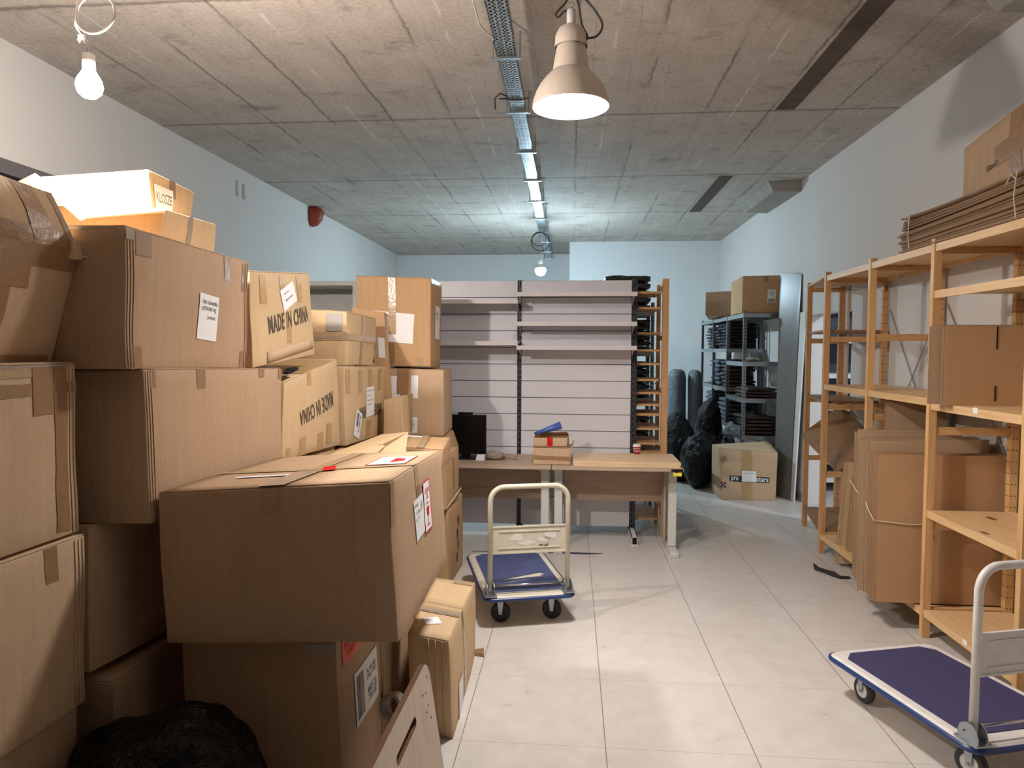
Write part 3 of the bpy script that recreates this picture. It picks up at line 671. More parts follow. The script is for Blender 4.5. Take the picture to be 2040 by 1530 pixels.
# ------------------------------------------------------------------ cartons on the left
def rf(pts, X, w, **k):            # right face seen at pixels near-bottom, far-bottom, far-top, near-top on plane x = X
    return right_face([PX(u, v, X if not isinstance(X, tuple) else X[i]) for i, (u, v) in enumerate(pts)], w)
def cw(c, **k): return Carton(k.pop('label'), c, **k)
def cuboid(x0, x1, y0, y1, z0, z1, sk=0): return [V((x0, y0, z0)), V((x1, y0, z0)), V((x1, y1, z0)), V((x0, y1, z0)), V((x0+sk, y0, z1)), V((x1+sk, y0, z1)), V((x1+sk, y1, z1)), V((x0+sk, y1, z1))]
T = 'brown_packing_tape'; CT = 'clear_packing_tape'; TT = 'tan_packing_tape'; ST = 'shiny_clear_tape'
def creases(b, f='front', side='right', n=3, start=.02, gap=.018, mat='corrugated_edge'):
    """pressed vertical folds beside a worn corner"""
    W, H = b.size(f)
    for k in range(n):
        a = (start+gap*k)/W; a = 1-a if side == 'right' else a
        b.patch('fold_ridge', f, a-.0022/W, a+.0022/W, .01, .99, b.body.data.materials[0], .003, n=6, thick=.0025)
# --- K: the large box in front, on top of a stack
K = Carton('largest cardboard box, dark front face, jutting out over the nearest stack',
    [PY(331, 1282, 2.2), PY(793, 1279, 2.2), PY(890, 1118, 3.08), V((-1.22, 3.10, .70)), PY(313, 984, 2.2), PY(775, 961, 2.2), PY(878, 899, 3.08), PY(556, 912, 3.12)], 2, 1, wob=.005, bulge=.006, seam='y')
W, H = K.size('top')
K.seamtape(CT, .06, .09, ('front',)); K.tape('top', 0, 1, .40, .455, CT, .0075); K.tape('right', .40, .46, .70, 1.0, CT); K.tape('right', .41, .47, .55, .86, T, .0028)
K.tape('right', .0, .05, .72, 1.0, T); 
K.tape('top', .44, .56, .0, .38, 'shiny_clear_tape', .009)
K.label('right', .42, .63, .14, .15, lines=HW([('obuwie', -.25, .36, .38, .09), ('1 x obuw. 4 sz', 0, .18, .7, .1), ('36 / 37', -.2, 0, .4, .08)]), off=.003, rot=.06)
p = K.label('right', .58, .66, .125, .20, off=.0042, border='red_print', ink='red_print', lines=[('ACHTUNG\nGLAS', 0, .24, .7, .22, .02, 0), ('UWAGA', 0, .05, .4, .05, .02, 0)], lab='white fragile label with red border and glass symbol')
bm = nb()
for poly in ([(-.22, -.02), (.22, -.02), (.12, -.2), (-.12, -.2)], [(-.025, -.2), (.025, -.2), (.025, -.36), (-.025, -.36)], [(-.18, -.36), (.18, -.36), (.18, -.39), (-.18, -.39)]):
    bm.faces.new([bm.verts.new(K.fpt('right', 0, 0, .58, .66, 0, x*.125, y*.20, .005)) for x, y in poly[::-1]])
obj('glass_symbol', bm, 'red_print', p)
K.label('top', .83, .62, .16, .24, off=.0072, border='red_print', ink='pale_pink_print', lines=[('GLASS', -.1, 0, .2, .7, .02, 0)], lab='white label with red border on the lid')
bm = nb(); bm.faces.new([bm.verts.new(K.fpt('top', 0, 0, .83, .62, 0, x, y, .0085)) for x, y in ((.0, -.06), (.05, -.03), (.05, .03), (.0, .06))]); obj('glass_symbol', bm, 'red_print', K.root)
K.label('top', .575, .42, .05, .12, 'red_print', .3, off=.0095); K.label('top', .33, .28, .22, .035, 'white_paper', .1, off=.008)
# --- stack below K
def I(label, *a, **k): return Carton(label, *a, **k)
I1c = [V((-1.33, 2.28, 0)), V((-.765, 2.28, 0)), V((-.765, 2.93, 0)), V((-1.33, 2.93, 0)), V((-1.34, 2.28, .632)), PY(668, 1278, 2.28), V((-.765, 2.93, .645)), V((-1.34, 2.93, .64))]
I1 = Carton('tall dark cardboard box directly under the largest box, coral red label on its side', I1c, 2, 2, wob=.004)
I1.label('right', .20, .90, .16, .10, 'pink_paper', off=.003, lines=[('KRUCHE  GLASS\nVORSICHT', 0, 0, .8, .6, .01, 0)], ink='red_print', lab='coral red label')
I1.label('right', .42, .55, .26, .20, off=.003, bars=(-.42, -.15, -.4, .4), lines=[('PL 00-340\nDHL 5502', .2, .2, .4, .2, 0, 0), ('4401 22\n770193', .2, -.2, .4, .3, 0, 0)])
I1.tape('right', .70, .76, 0, 1, CT); I1.tape('front', .8, 1, .93, .98, 'shiny_clear_tape', .003)
I2 = Carton('cardboard box between the tall dark one and the upright box, side lit', [V((-1.08, 2.99, 0)), V((-.755, 2.99, 0)), V((-.765, 3.50, 0)), V((-1.08, 3.50, 0)), V((-1.08, 2.99, .65)), V((-.757, 2.99, .65)), V((-.765, 3.50, .65)), V((-1.08, 3.50, .65))], 0, 3, wob=.004)
I2.tape('right', .6, .64, .1, .9, T)
J = Carton('upright cardboard box on the floor tiles beside the plywood board, taped lid sagging',
    [V((-.66, 2.85, 0)), PZ(903, 1473), V((-.505, 3.67, 0)), V((-.72, 3.66, 0)), V((-.68, 2.86, .428)), PY(893, 1280, 2.80), PY(946, 1164, 3.62), PY(868, 1152, 3.66)], 1, 4, wob=.008, seam='x')
J.tape('top', .0, 1, .34, .44, CT, .0075); J.tape('right', .44, .50, .0, 1.0, CT); J.tape('top', .5, 1.0, .93, 1.0, CT, .007)
J.label('top', .42, .22, .085, .075, rot=.5, off=.007, lab='torn white paper scrap'); J.label('right', .27, .16, .13, .20, off=.003)
creases(J, 'front', 'right', 3, .03, .03); J.tape('top', .0, 1, .355, .40, 'shiny_clear_tape', .009)
# corner scrap beside J
o = obj('cardboard_scrap', (lambda b: (hexa(b, [PZ(940, 1306), PZ(964, 1310), PZ(964, 1300), PZ(950, 1300), PZ(940, 1304)+V((0, 0, .012)), PZ(964, 1309)+V((0, 0, .02)), PZ(964, 1298)+V((0, 0, .02)), PZ(950, 1298)+V((0, 0, .015))]), b)[1])(nb()), 'corrugated_edge')
tag(o, 'small folded cardboard scrap on the tiles beside the upright box', 'cardboard scrap')

# --- A: nearest column at the left edge of the frame
A2 = Carton('cardboard box at the left edge, mid column, wide tape bands on its side', [V((-2.1, 1.25, 1.055)), V((-1.56, 1.25, 1.055)), PX(158, 1058, -1.54), V((-2.1, 2.05, 1.055)), V((-2.1, 1.25, 1.58)), V((-1.56, 1.25, 1.575)), PX(150, 724, -1.555), V((-2.1, 2.06, 1.58))], 0, 6, wob=.006, bulge=.010)
A2.tape('right', .3, 1, .83, .90, T); A2.tape('right', .885, .95, .03, .985, T, .0022); A2.tape('right', .78, .88, .72, .985, T, .0028); A2.tape('right', .3, .80, .93, 1.0, CT, .002)
A2.tape('right', .3, .97, .985, 1.0, ST, .003); creases(A2, 'right', 'right', 2, .012, .016)
A3 = Carton('cardboard box at the left edge, below the one with tape bands, half in shadow', [V((-2.1, 1.25, .52)), V((-1.55, 1.25, .52)), PX(172, 1396, -1.53), V((-2.1, 2.05, .52)), V((-2.1, 1.25, 1.04)), V((-1.55, 1.25, 1.04)), PX(167, 1066, -1.53), V((-2.1, 2.05, 1.04))], 0, 7, wob=.006)
A3.tape('right', .80, .86, .8, 1.0, T); creases(A3, 'right', 'right', 3, .012, .016)
A4 = Carton('lowest cardboard box in the column at the left edge, in deep shadow', cuboid(-2.1, -1.55, 1.25, 2.04, 0, .51), 2, 8, wob=.005)
# A1 : slumped box with bulging taped lid
A1c = [V((-2.1, 1.25, 1.60)), V((-1.65, 1.25, 1.60)), PX(103, 720, -1.645), V((-2.1, 2.03, 1.60)), V((-2.1, 1.25, 1.95)), V((-1.60, 1.25, 1.94)), PX(158, 500, -1.555), V((-2.1, 2.05, 1.98))]
A1 = Carton('slumped cardboard box with bulging taped lid, top left corner of the stacks', A1c, 0, 9, wob=.010, bulge=.02, top='none')
lid = [V(A1.c[i]) for i in (4, 5, 6, 7)]
bm = nb(); uvl = bm.loops.layers.uv.new('metres')
tl = [V((-2.1, 1.25, 2.14)), V((-1.60, 1.25, 2.12)), PX(101, 384, -1.60), V((-2.1, 2.05, 2.16))]
tl[1].z = PX(0, 345, -1.60).z+.03
LIDB = Carton.__new__(Carton); LIDB.c = lid+tl; LIDB.seed = 9; LIDB.wob = .010; LIDB.bulge = .022; LIDB.root = A1.root; LIDB.body = A1.body
for f in ('front', 'right', 'back', 'top'): LIDB.patch('flap', f, 0, 1, 0, 1, CARD[0], 0, n=8)
LIDB.tape('right', .3, 1, 0, .28, T); A1.tape('right', .3, 1, .80, 1.0, T); A1.tape('right', .3, .80, .62, .82, T, .0026); A1.tape('right', .3, .72, 0, .66, T, .0022); A1.tape('right', .3, .97, .0, .06, T, .003)
LIDB.tape('right', .80, .9, .05, 1, T, .0026); LIDB.tape('right', .5, .62, 0, .9, T, .0030); LIDB.tape('right', .97, 1.0, 0, 1, ST, .003)
c = PX(160, 500, -1.55)
bm = nb(); hexa(bm, [c+V(q) for q in ((-.02, -.04, -.03), (.005, -.03, -.03), (.006, .012, -.025), (-.02, .01, -.03), (-.02, -.03, .03), (.0, -.03, .03), (-.002, .008, .028), (-.02, .01, .03))]); hexa(bm, [c+V(q) for q in ((-.005, -.005, -.022), (.012, -.004, -.022), (.022, .008, -.018), (-.005, .008, -.02), (-.005, -.005, -.016), (.012, -.004, -.017), (.03, .006, -.015), (-.005, .008, -.014))])
obj('torn_corner', bm, CARD[1], A1.root, bevel=.003)

# --- B: second column
B3 = Carton('cardboard box third from the top in the second column, striped by shadow', [V((-2.1, 2.14, .53)), PX(180, 1341, -1.575), V((-1.47, 3.0, .53)), V((-2.1, 2.98, .53)), V((-2.1, 2.14, 1.035)), PX(176, 1052, -1.575), V((-1.47, 3.0, 1.035)), V((-2.1, 2.98, 1.035))], 0, 12, wob=.006)
B2 = Carton('long cardboard box right below the one with the handwritten note', [V((-2.1, 2.16, 1.045)), PX(300, 1044, -1.385), V((-1.39, 3.25, 1.045)), V((-2.1, 3.25, 1.045)), V((-2.1, 2.12, 1.535)), PX(285, 737, -1.395), PX(560, 735, -1.40), V((-2.1, 3.25, 1.535))], 2, 11, wob=.006)
B2.tape('right', .30, .355, .86, 1.0, T); B2.tape('right', .78, .83, .92, 1.0, T); B2.tape('right', .02, .06, .88, 1.0, T); B2.tape('right', .965, 1, .9, 1.0, T); creases(B2, 'right', 'left', 3, .010, .014)
B1 = Carton('cardboard box with a square handwritten note on its side, top of the second column', [V((-2.1, 2.11, 1.555)), PX(252, 735, -1.405), PX(490, 733, -1.405), V((-2.1, 2.95, 1.55)), V((-2.1, 2.11, 2.02)), PX(248, 451, -1.405), PX(496, 524, -1.40), V((-2.1, 2.95, 2.01))], 2, 10, wob=.006)
B1.label('right', .585, .43, .145, .175, rot=-.06, off=.003, lines=HW([('- bez obuwnika', 0, .34, .86, .11), ('- przecena wg.', -.02, .17, .8, .12), ('pokwit.', .14, .0, .46, .12)]), lab='square white note with handwriting')
B1.tape('right', .74, .80, .78, 1.0, T); B1.tape('right', .06, .16, .82, 1.0, T); B1.tape('right', .93, .98, .72, .98, T); B1.tape('right', .03, .10, 0, .16, T); B1.tape('right', .92, .96, 0, .16, T)
creases(B1, 'right', 'left', 3, .010, .014); creases(B1, 'right', 'right', 2, .012, .016); B1.tape('front', .6, .97, .975, 1.0, ST, .003); B1.tape('right', .0, .04, .92, 1, ST, .004)
Z1 = Carton('dark low cardboard box on the floor in the gap between the two nearest stacks', cuboid(-2.1, -1.50, 2.15, 2.95, 0, .52), 2, 13, wob=.005)
# L and the box marked KLOSZE
Lb = Carton('flat open cardboard box on the second column, just under the box marked KLOSZE', [V((-2.05, 2.56, 2.04)), V((-1.575, 2.57, 2.04)), V((-1.58, 3.0, 2.04)), V((-2.05, 3.0, 2.04)), V((-2.05, 2.56, 2.175)), PX(329, 416, -1.58), PX(431, 447, -1.585), V((-2.05, 3.0, 2.165))], 1, 14, wob=.003, bulge=.002, top='none')
Lb.tape('right', .44, .52, 0, 1.0, ST)
bm = nb(); hexa(bm, [PY(160, 437, 2.53), PY(329, 424, 2.55), PY(327, 417, 2.62), PY(186, 424, 2.64), PY(160, 434, 2.53), PY(330, 420, 2.55), PY(327, 414, 2.62), PY(186, 421, 2.64)]); obj('flap', bm, CARD[1], Lb.root)
KB = Carton('cardboard box marked KLOSZE on the very top, side glaring under the bare bulb', [V((-2.25, 2.70, 2.205)), PX(303, 424, -1.72), V((-1.72, 3.06, 2.2)), V((-2.25, 3.06, 2.2)), PY(78, 352, 2.70), PX(294, 337, -1.725), PX(388, 383, -1.72), V((-2.25, 3.06, 2.37))], 1, 15, wob=.003, bulge=.003, top='none')
KB.label('right', .28, .42, .13, .093, off=.003, lines=[('KLOSZE', 0, 0, .85, .42, 0, 0)], ink='grey_ink', lab='white sheet hand-lettered KLOSZE')
KB.tape('right', .42, .55, .50, 1.0, T)
def leaf(pts, mat, parent, name='flap', th=.004, lab=None):
    bm = nb(); quad(bm, pts); o = obj(name, bm, mat, parent); m = o.modifiers.new('t', 'SOLIDIFY'); m.thickness = th; m.offset = 0; return o
leaf([PY(95, 384, 2.56), PY(160, 440, 2.5), PY(206, 430, 2.66), PY(180, 398, 2.66)], CARD[1], KB.root)
leaf([PY(146, 399, 2.67), PY(203, 383, 2.685), PY(205, 425, 2.685), PY(180, 400, 2.68)], CARD[3], KB.root)
leaf([PY(36, 362, 2.71), PY(70, 345, 2.71), PY(80, 352, 2.71), PY(80, 378, 2.71)], CARD[2], KB.root)

# --- C: boxes printed MADE IN CHINA
C1 = Carton('cardboard box printed MADE IN CHINA the right way up', [V((-2.1, 3.04, 1.55)), PX(505, 733, -1.40), PX(627, 706, -1.42), V((-2.1, 3.7, 1.60)), V((-2.1, 3.04, 1.98)), PX(497, 541, -1.425), PX(617, 546, -1.41), V((-2.1, 3.7, 2.03))], 1, 20, wob=.007)
C1.text('right', 'MADE IN CHINA', .56, .475, .52, .085, 'grey_ink', .085, .02, space=1.12)
C1.label('right', .55, .74, .19, .105, rot=.28, off=.003, lines=HW([('buty dziec.', -.1, .22, .4, .1), ('wyprzedaz', 0, -.1, .55, .16)]))
for a in (.12, .42, .72): C1.tape('right', a, a+.09, .66, .97, TT, .002)
C1.tape('right', .50, .58, .20, .38, TT); C1.patch('fold_line', 'right', .18, .96, .05, .17, CARD[0], .004, rot=.05, thick=.003)
C2 = Carton('cardboard box printed MADE IN CHINA upside down, under the right-way-up one', [V((-2.1, 3.29, 1.09)), PX(562, 918, -1.405), PX(678, 886, -1.395), V((-2.1, 4.1, 1.06)), V((-2.1, 3.30, 1.46)), PX(565, 763, -1.41), PX(671, 716, -1.395), V((-2.1, 4.1, 1.565))], 1, 21, wob=.006)
C2.text('right', 'MADE IN CHINA', .55, .52, .50, .085, 'grey_ink', math.pi+.10, .02, space=1.12)
for a in (.25, .55): C2.tape('right', a, a+.10, .0, .22, TT)
C2.tape('right', .40, .47, .83, 1, TT); C2.tape('right', .72, .82, .06, .3, TT, .0024); C2.tape('right', .05, .12, .02, .14, TT); C2.tape('top', .6, 1, .3, .9, TT, .007)
bm = nb(); c = PX(572, 745, -1.40)
for q in ((0, 0, 0), (.0, .06, .01), (-.03, .10, .012)): obox(bm, c+V(q)+V((0, .02, .008)), (.012, 0, 0), (0, .035, .004), (0, .002, .006))
obj('torn_edge', bm, 'dark_hole', C2.root)
C3 = Carton('cardboard box low in the third column, mostly hidden behind the largest box', cuboid(-2.05, -1.42, 3.31, 4.1, .53, 1.045), 0, 22)
C4 = Carton('bottom cardboard box of the third column, hidden low behind the largest box', cuboid(-2.05, -1.42, 3.31, 4.1, 0, .515), 0, 23)
# --- D column
D2 = Carton('cardboard box with upside-down MADE IN CHINA partly covered by a white note', [V((-1.95, 4.16, 1.05)), PX(687, 889, -1.38), PX(763, 865, -1.37), V((-1.95, 4.98, 1.01)), V((-1.95, 4.16, 1.50)), PX(686, 731, -1.38), PX(771, 731, -1.35), V((-1.95, 4.98, 1.50))], 1, 24, wob=.006)
D2.text('right', 'MADE IN CHINA', .60, .39, .50, .08, 'grey_ink', math.pi+.02, .02, space=1.12)
D2.label('right', .56, .52, .16, .20, rot=.05, off=.0036, lines=HW([('buty damskie z cery', 0, .38, .8, .07), ('hafy skory', -.15, .22, .5, .07), ('model na jedno', -.05, .06, .6, .07), ('kolor czarny', -.1, -.08, .5, .07)]))
D2.label('right', .27, .24, .13, .17, rot=-.28, off=.0036, bars=(-.3, .0, -.1, .42), lines=[('EAN 5903', .2, .05, .2, .7, 0, 0)])
for a in (.02, .28, .52, .76): D2.tape('right', a, a+.09, .66, .97, TT)
D2.tape('right', .5, .62, .02, .26, TT)
D1 = Carton('battered cardboard box with crossed clear tape and a silver label', [V((-1.85, 4.18, 1.515)), PX(688, 728, -1.38), PX(745, 728, -1.38), V((-1.85, 4.8, 1.515)), V((-1.85, 4.18, 1.88)), PX(691, 621, -1.38), PX(749, 636, -1.38), V((-1.85, 4.8, 1.86))], 1, 25, wob=.012, bulge=.01)
D1.tape('right', .45, .53, .0, 1, CT, .003); D1.tape('right', 0, 1, .47, .60, CT, .0034); D1.tape('front', 0, 1, .47, .62, CT, .0034); D1.tape('front', .25, .95, .50, .54, ST, .005); D1.tape('front', .74, .95, .64, .97, 'silver_label', .004)
bm = nb(); bm.faces.new([bm.verts.new(D1.fpt('right', 0, 0, .93, .16, 0, x, y, .004)) for x, y in ((-.02, -.03), (.02, -.035), (.008, -.01), (.004, .03), (-.004, 0))]); obj('hand_hole', bm, 'dark_hole', D1.root)
D1.text('right', '18\nkg', .94, .38, .03, .04, 'grey_ink')
D3 = Carton('cardboard box low in the fourth column behind the largest box', cuboid(-1.9, -1.38, 4.18, 4.95, 0, 1.005), 0, 26)
E1 = Carton('tall plain cardboard carton standing behind the battered taped box', [PY(708, 800, 5.02), PY(777, 800, 5.02), PY(777, 800, 5.02)+V((0, .06, 0)), PY(708, 800, 5.02)+V((0, .06, 0)), PY(700, 612, 5.02), PY(765, 622, 5.02), PY(765, 622, 5.02)+V((0, .06, 0)), PY(700, 612, 5.02)+V((0, .06, 0))], 3, 27, wob=.003, top='none')
E1.label('front', .86, .60, .05, .15, off=.003)
E2 = Carton('small plain cardboard box wedged beside the box with the barcode label', [PY(763, 915, 4.76), PY(808, 915, 4.76), PY(808, 915, 4.76)+V((0, .2, 0)), PY(763, 915, 4.76)+V((0, .2, 0)), PY(764, 797, 4.76), PY(799, 790, 4.76), PY(799, 790, 4.76)+V((0, .2, 0)), PY(764, 797, 4.76)+V((0, .2, 0))], 1, 28, wob=.003, top='none')
# --- F column: tall box near the slatted wall
f1 = [PY(716, 728, 5.1), PY(858, 731, 5.1), PY(877, 732, 5.46), PY(738, 730, 5.46), PY(709, 550, 5.1), PY(858, 555, 5.1), PY(880, 566, 5.46), PY(735, 560, 5.46)]
F1 = Carton('big cardboard box with a large white sheet on its front, near the slatted wall', f1, 3, 30, wob=.004, seam='y')
F1.tape('front', .43, .53, .36, 1.0, CT, .0042); F1.tape('front', .40, .50, .02, .37, T, .0022); F1.tape('right', 0, .9, .95, 1.0, ST, .003)
F1.label('front', .47, .44, .33, .22, rot=-.07, off=.003, border=None, lines=HW([('Foldernia  R 500', -.26, .38, .4, .07), ('H', -.24, .22, .03, .08), ('40 szt', -.22, .04, .14, .10)]), lab='large white sheet taped to the front')
F1.tape('front', .79, .90, .01, .10, CT); F1.label('right', .55, .52, .16, .25, off=.003, rot=-.04, lines=[('40-45 R\nPoczta', -.1, .2, .5, .2, 0, 0)]);
f2 = [PY(760, 866, 5.12), PY(884, 869, 5.12), PY(901, 853, 5.48), V((-1.25, 5.1, 1.08)), PY(766, 734, 5.12), PY(883, 738, 5.12), PY(899, 735, 5.48), V((-1.25, 5.1, 1.50))]
f2[3] = f2[0]+V((.0, .36, 0)); f2[7] = f2[4]+V((.0, .36, 0))
F2 = Carton('cardboard box under the box with the large white sheet, grey tape down its front', f2, 0, 31, wob=.004)
F2.tape('front', .22, .42, .62, 1, T, .004); F2.tape('front', .34, .5, .05, .64, CT, .0035); F2.label('front', .18, .72, .09, .17, off=.003); F2.label('front', .52, .74, .055, .17, off=.003); F2.label('front', .51, .16, .06, .12, 'faint_paper' if 'faint_paper' in MAT else 'white_paper', off=.003, lines=[('Pr. 18', 0, 0, .3, .6, 0, 0)])
F3 = Carton('flat cardboard box with a slightly open lid, right behind the largest box', [V((-1.02, 4.02, .93)), V((-.755, 4.02, .93)), V((-.775, 4.45, .93)), V((-1.04, 4.45, .93)), PY(804, 892, 4.02), PY(883, 897, 4.02), PY(897, 872, 4.45), PY(815, 868, 4.45)], 3, 32, wob=.003, seam='y', bulge=.002)
F3.tape('front', .1, .35, .3, .9, CT); F3.label('top', .15, .88, .14, .05, off=.007); F3.tape('top', .33, .5, 0, 1, CT, .0075)
F4 = Carton('cardboard box low behind the largest box, carrying the flat box with the open lid', cuboid(-1.04, -.84, 4.05, 4.42, 0, .92), 3, 35, wob=.003)
H1 = Carton('cardboard box with its pale lid flap standing up, just behind the largest box', [V((-1.36, 3.2, .665)), V((-.93, 3.2, .665)), V((-.93, 3.9, .665)), V((-1.36, 3.9, .665)), V((-1.32, 3.2, 1.04)), V((-.93, 3.2, 1.04)), V((-.93, 3.9, 1.06)), V((-1.32, 3.9, 1.06))], 1, 36, wob=.003)
leaf([PY(735, 912, 3.3), PY(806, 912, 3.6), PY(813, 861, 3.92), PY(765, 888, 3.5)], CARD[1], H1.root)
leaf([PY(640, 914, 3.22), PY(740, 914, 3.3), PY(768, 887, 3.5), PY(700, 889, 3.6)], CARD[1], H1.root)
leaf([PY(690, 893, 3.6), PY(760, 886, 3.6), PY(813, 861, 3.92), PY(760, 866, 4.0)], CARD[1], H1.root)
G2 = Carton('cardboard box standing on the floor beside the left desk, dark print on its side', [V((-1.10, 4.66, 0)), V((-.83, 4.66, 0)), V((-.815, 5.2, 0)), V((-1.10, 5.2, 0)), V((-1.10, 4.66, .53)), V((-.83, 4.66, .53)), V((-.815, 5.2, .545)), V((-1.10, 5.2, .545))], 3, 34, wob=.004)
for k in range(4): G2.text('right', '\u2591\u2592'[0:0] or 'III', .55+.06*(k % 2), .25+.16*k, .05, .07, 'grey_ink', rot=.1*k)
G1 = Carton('cardboard box with grooved side, second from the floor beside the left desk', [V((-1.05, 4.62, .545)), V((-.835, 4.62, .54)), V((-.815, 5.02, .555)), V((-1.05, 5.02, .555)), V((-1.05, 4.62, .90)), V((-.845, 4.62, .90)), V((-.815, 5.02, .92)), V((-1.05, 5.02, .92))], 3, 37, wob=.004)
G1.tape('right', .5, .56, .3, .9, T)
bm = nb(); tube(bm, [V((-.99, 4.61, .56)), V((-.83, 4.61, .565)), V((-.815, 4.8, .59)), V((-.80, 5.03, .62))], .004, 6); o = obj('string', bm, 'string', G1.root)
F5 = Carton('low cardboard box on the pile beside the left desk, under the taller two', [V((-1.3, 5.08, .86)), V((-.89, 5.08, .86)), V((-.885, 5.46, .86)), V((-1.3, 5.46, .86)), PY(770, 872, 5.1), PY(886, 874, 5.1), PY(903, 856, 5.46), PY(780, 856, 5.46)], 3, 33, wob=.003, top='none')
F6 = Carton('cardboard box at the bottom of the column nearest the slatted wall, hidden behind the pile', cuboid(-1.3, -.93, 5.22, 5.46, 0, .85), 3, 38, wob=.002)
E3 = Carton('cardboard box below the small wedged box, hidden behind the largest box', cuboid(-1.32, -1.12, 4.5, 4.96, 0, .86), 3, 39, wob=.002)
# black sack in the lower left corner
blob((-1.22, 2.02, 0), (.62, .42, .50), 3.0, 'black_bag_plastic', 'plastic_sack', 'black plastic sack slumped in the dark at the bottom left corner', 'bag', amp=.3, sub=5, sc=1.6)
# plywood board
b0 = V((-.42, 1.55, 0)); 
def bp(s, z):   # point on the board: s metres from its far end towards the camera, z height
    return V((-.452-.012*s-.072*(z/.485), 2.51-s, z))
t = thing('plywood_sheet', 'upright plywood panel with rounded corner and cut-out hand slot, leaning on boxes', 'board', (-.5, 2.0, 0))
from mathutils import geometry
out = [(1.15, 0), (0, 0)]; rad = .07; top = .487
out += [(rad-rad*math.cos(a), top-rad+rad*math.sin(a)) for a in [math.pi/2*i/8 for i in range(9)]]
out += [(1.15, top)]
def slot(cx, cz, l, h, n=6):
    r = h/2; return [(cx+l/2-r+r*math.cos(a), cz+r*math.sin(a)) for a in [-math.pi/2+math.pi*i/n for i in range(n+1)]]+[(cx-l/2+r+r*math.cos(a), cz+r*math.sin(a)) for a in [math.pi/2+math.pi*i/n for i in range(n+1)]]
sl_ = slot(.37, .385, .25, .034)
bm = nb()
tris = geometry.tessellate_polygon([[V((x, y, 0)) for x, y in out], [V((x, y, 0)) for x, y in sl_]])
allp = out+sl_; th = V((-.021, 0, -.003))
va = [bm.verts.new(bp(x, y)) for x, y in allp]; vb = [bm.verts.new(bp(x, y)+th) for x, y in allp]
for tr in tris:
    for vv in (va, vb):
        try: f_ = bm.faces.new([vv[i] for i in tr])
        except ValueError: pass
def rim(i0, n):
    for i in range(n):
        a, b = i0+i, i0+(i+1) % n
        f_ = bm.faces.new([va[a], va[b], vb[b], vb[a]]); f_.material_index = 1
rim(0, len(out)); rim(len(out), len(sl_)); bmesh.ops.recalc_face_normals(bm, faces=bm.faces)
obj('board', bm, None, t, mats=['plywood', 'plywood_edge'])
bm = nb()
for x, z in ((.05, .44), (.09, .40), (.13, .41), (.08, .35), (.11, .34), (.07, .30)):
    c = bp(x, z)+V((.0005, 0, 0)); lathe(bm, [(.004, 0), (.004, .001), (0, .001)], c, 8, V((1, 0, .16)))
obj('screw_holes', bm, 'dark_hole', t)
# roll of tape
bm = nb(); lathe(bm, [(.052, -.022), (.052, .022), (.038, .022), (.038, -.022), (.052, -.022)], PY(784, 1406, 2.72), 40, V((.42, 1, -.25)))
o = obj('tape_roll', bm, None, mats=['silver_label'], smooth=False); tag(o, 'roll of grey tape wedged behind the plywood panel', 'tape roll')
# ------------------------------------------------------------------ desks
def desk(x0, x1, label):
    t = thing('desk', label, 'desk', ((x0+x1)/2, 5.83, 0))
    obj('desk_top', bx((x0, 5.5, .685), (x1, 6.14, .712)), 'desk_oak', t, bevel=.002)
    obj('modesty_panel', bx((x0+.10, 5.93, .36), (x1-.09, 5.948, .68)), 'desk_oak', t)
    for x in (x0+.05, x1-.055):
        bm = nb(); box(bm, (x-.032, 5.70, .045), (x+.032, 5.75, .684)); box(bm, (x-.032, 5.97, .045), (x+.032, 6.0, .684)); box(bm, (x-.032, 5.55, .655), (x+.032, 6.1, .684))
        obj('leg', bm, 'light_grey_paint', t, bevel=.003)
        obj('foot', bx((x-.035, 5.53, 0), (x+.035, 6.12, .04)), 'light_grey_paint', t, bevel=.006)
    return t
desk(-1.16, -.158, 'light oak desk on the left, black screen standing on it, grey C-shaped legs')
d2 = desk(-.153, .872, 'light oak desk on the right with stacked pine boards and small boxes on it')
obj('side_panel', bx((.755, 5.76, .08), (.770, 5.96, .684)), 'desk_oak', d2)
obj('cable_clip', bx((.775, 5.492, .69), (.865, 5.5, .708), (.80, 5.485, .684), (.83, 5.50, .70)), 'black_plastic', d2)
o = obj('sticky_note', bx((.79, 5.488, .655), (.855, 5.490, .684)), 'yellow_paper', d2)
# stacked pine panels (two)
for z, lab, dx in ((.712, 'lower of two pale pine boards lying on the right desk', .004), (.7325, 'upper of two pale pine boards lying on the right desk', 0)):
    o = obj('pine_board', bx((.012+dx, 5.535, z), (.855-dx, 6.02, z+.0195)), 'panel_pine', bevel=.001); tag(o, lab, 'board')
# small cartons on the desk
q = Carton('small cardboard box on the desks with brown tape across its front', cuboid(-.305, -.005, 5.58, 5.80, .713, .845), 0, 41, wob=.002, bulge=.002, top='none')
q.tape('front', 0, 1, .28, .52, T, rot=-.035); q.tape('front', .12, .2, .38, .44, ST, .003)
q2 = Carton('flat open cardboard box with a red sticker, on top of the small taped box', [V((-.30, 5.60, .858)), V((-.035, 5.60, .858)), V((-.02, 5.78, .858)), V((-.29, 5.78, .858)), V((-.305, 5.60, .925)), V((-.03, 5.60, .925)), V((-.02, 5.78, .935)), V((-.29, 5.78, .94))], 0, 42, wob=.003, bulge=.002, open_top=True)
q2.label('front', .48, .48, .045, .075, 'red_print', off=.003, lines=[('UWAGA', 0, .1, .6, .18, 0, 0), ('SZKLO', 0, -.2, .6, .18, 0, 0)], lab='red sticker'); leaf([V((-.29, 5.78, .94)), V((-.02, 5.78, .935)), V((-.04, 5.70, .965)), V((-.26, 5.70, .955))], CARD[0], q2.root)
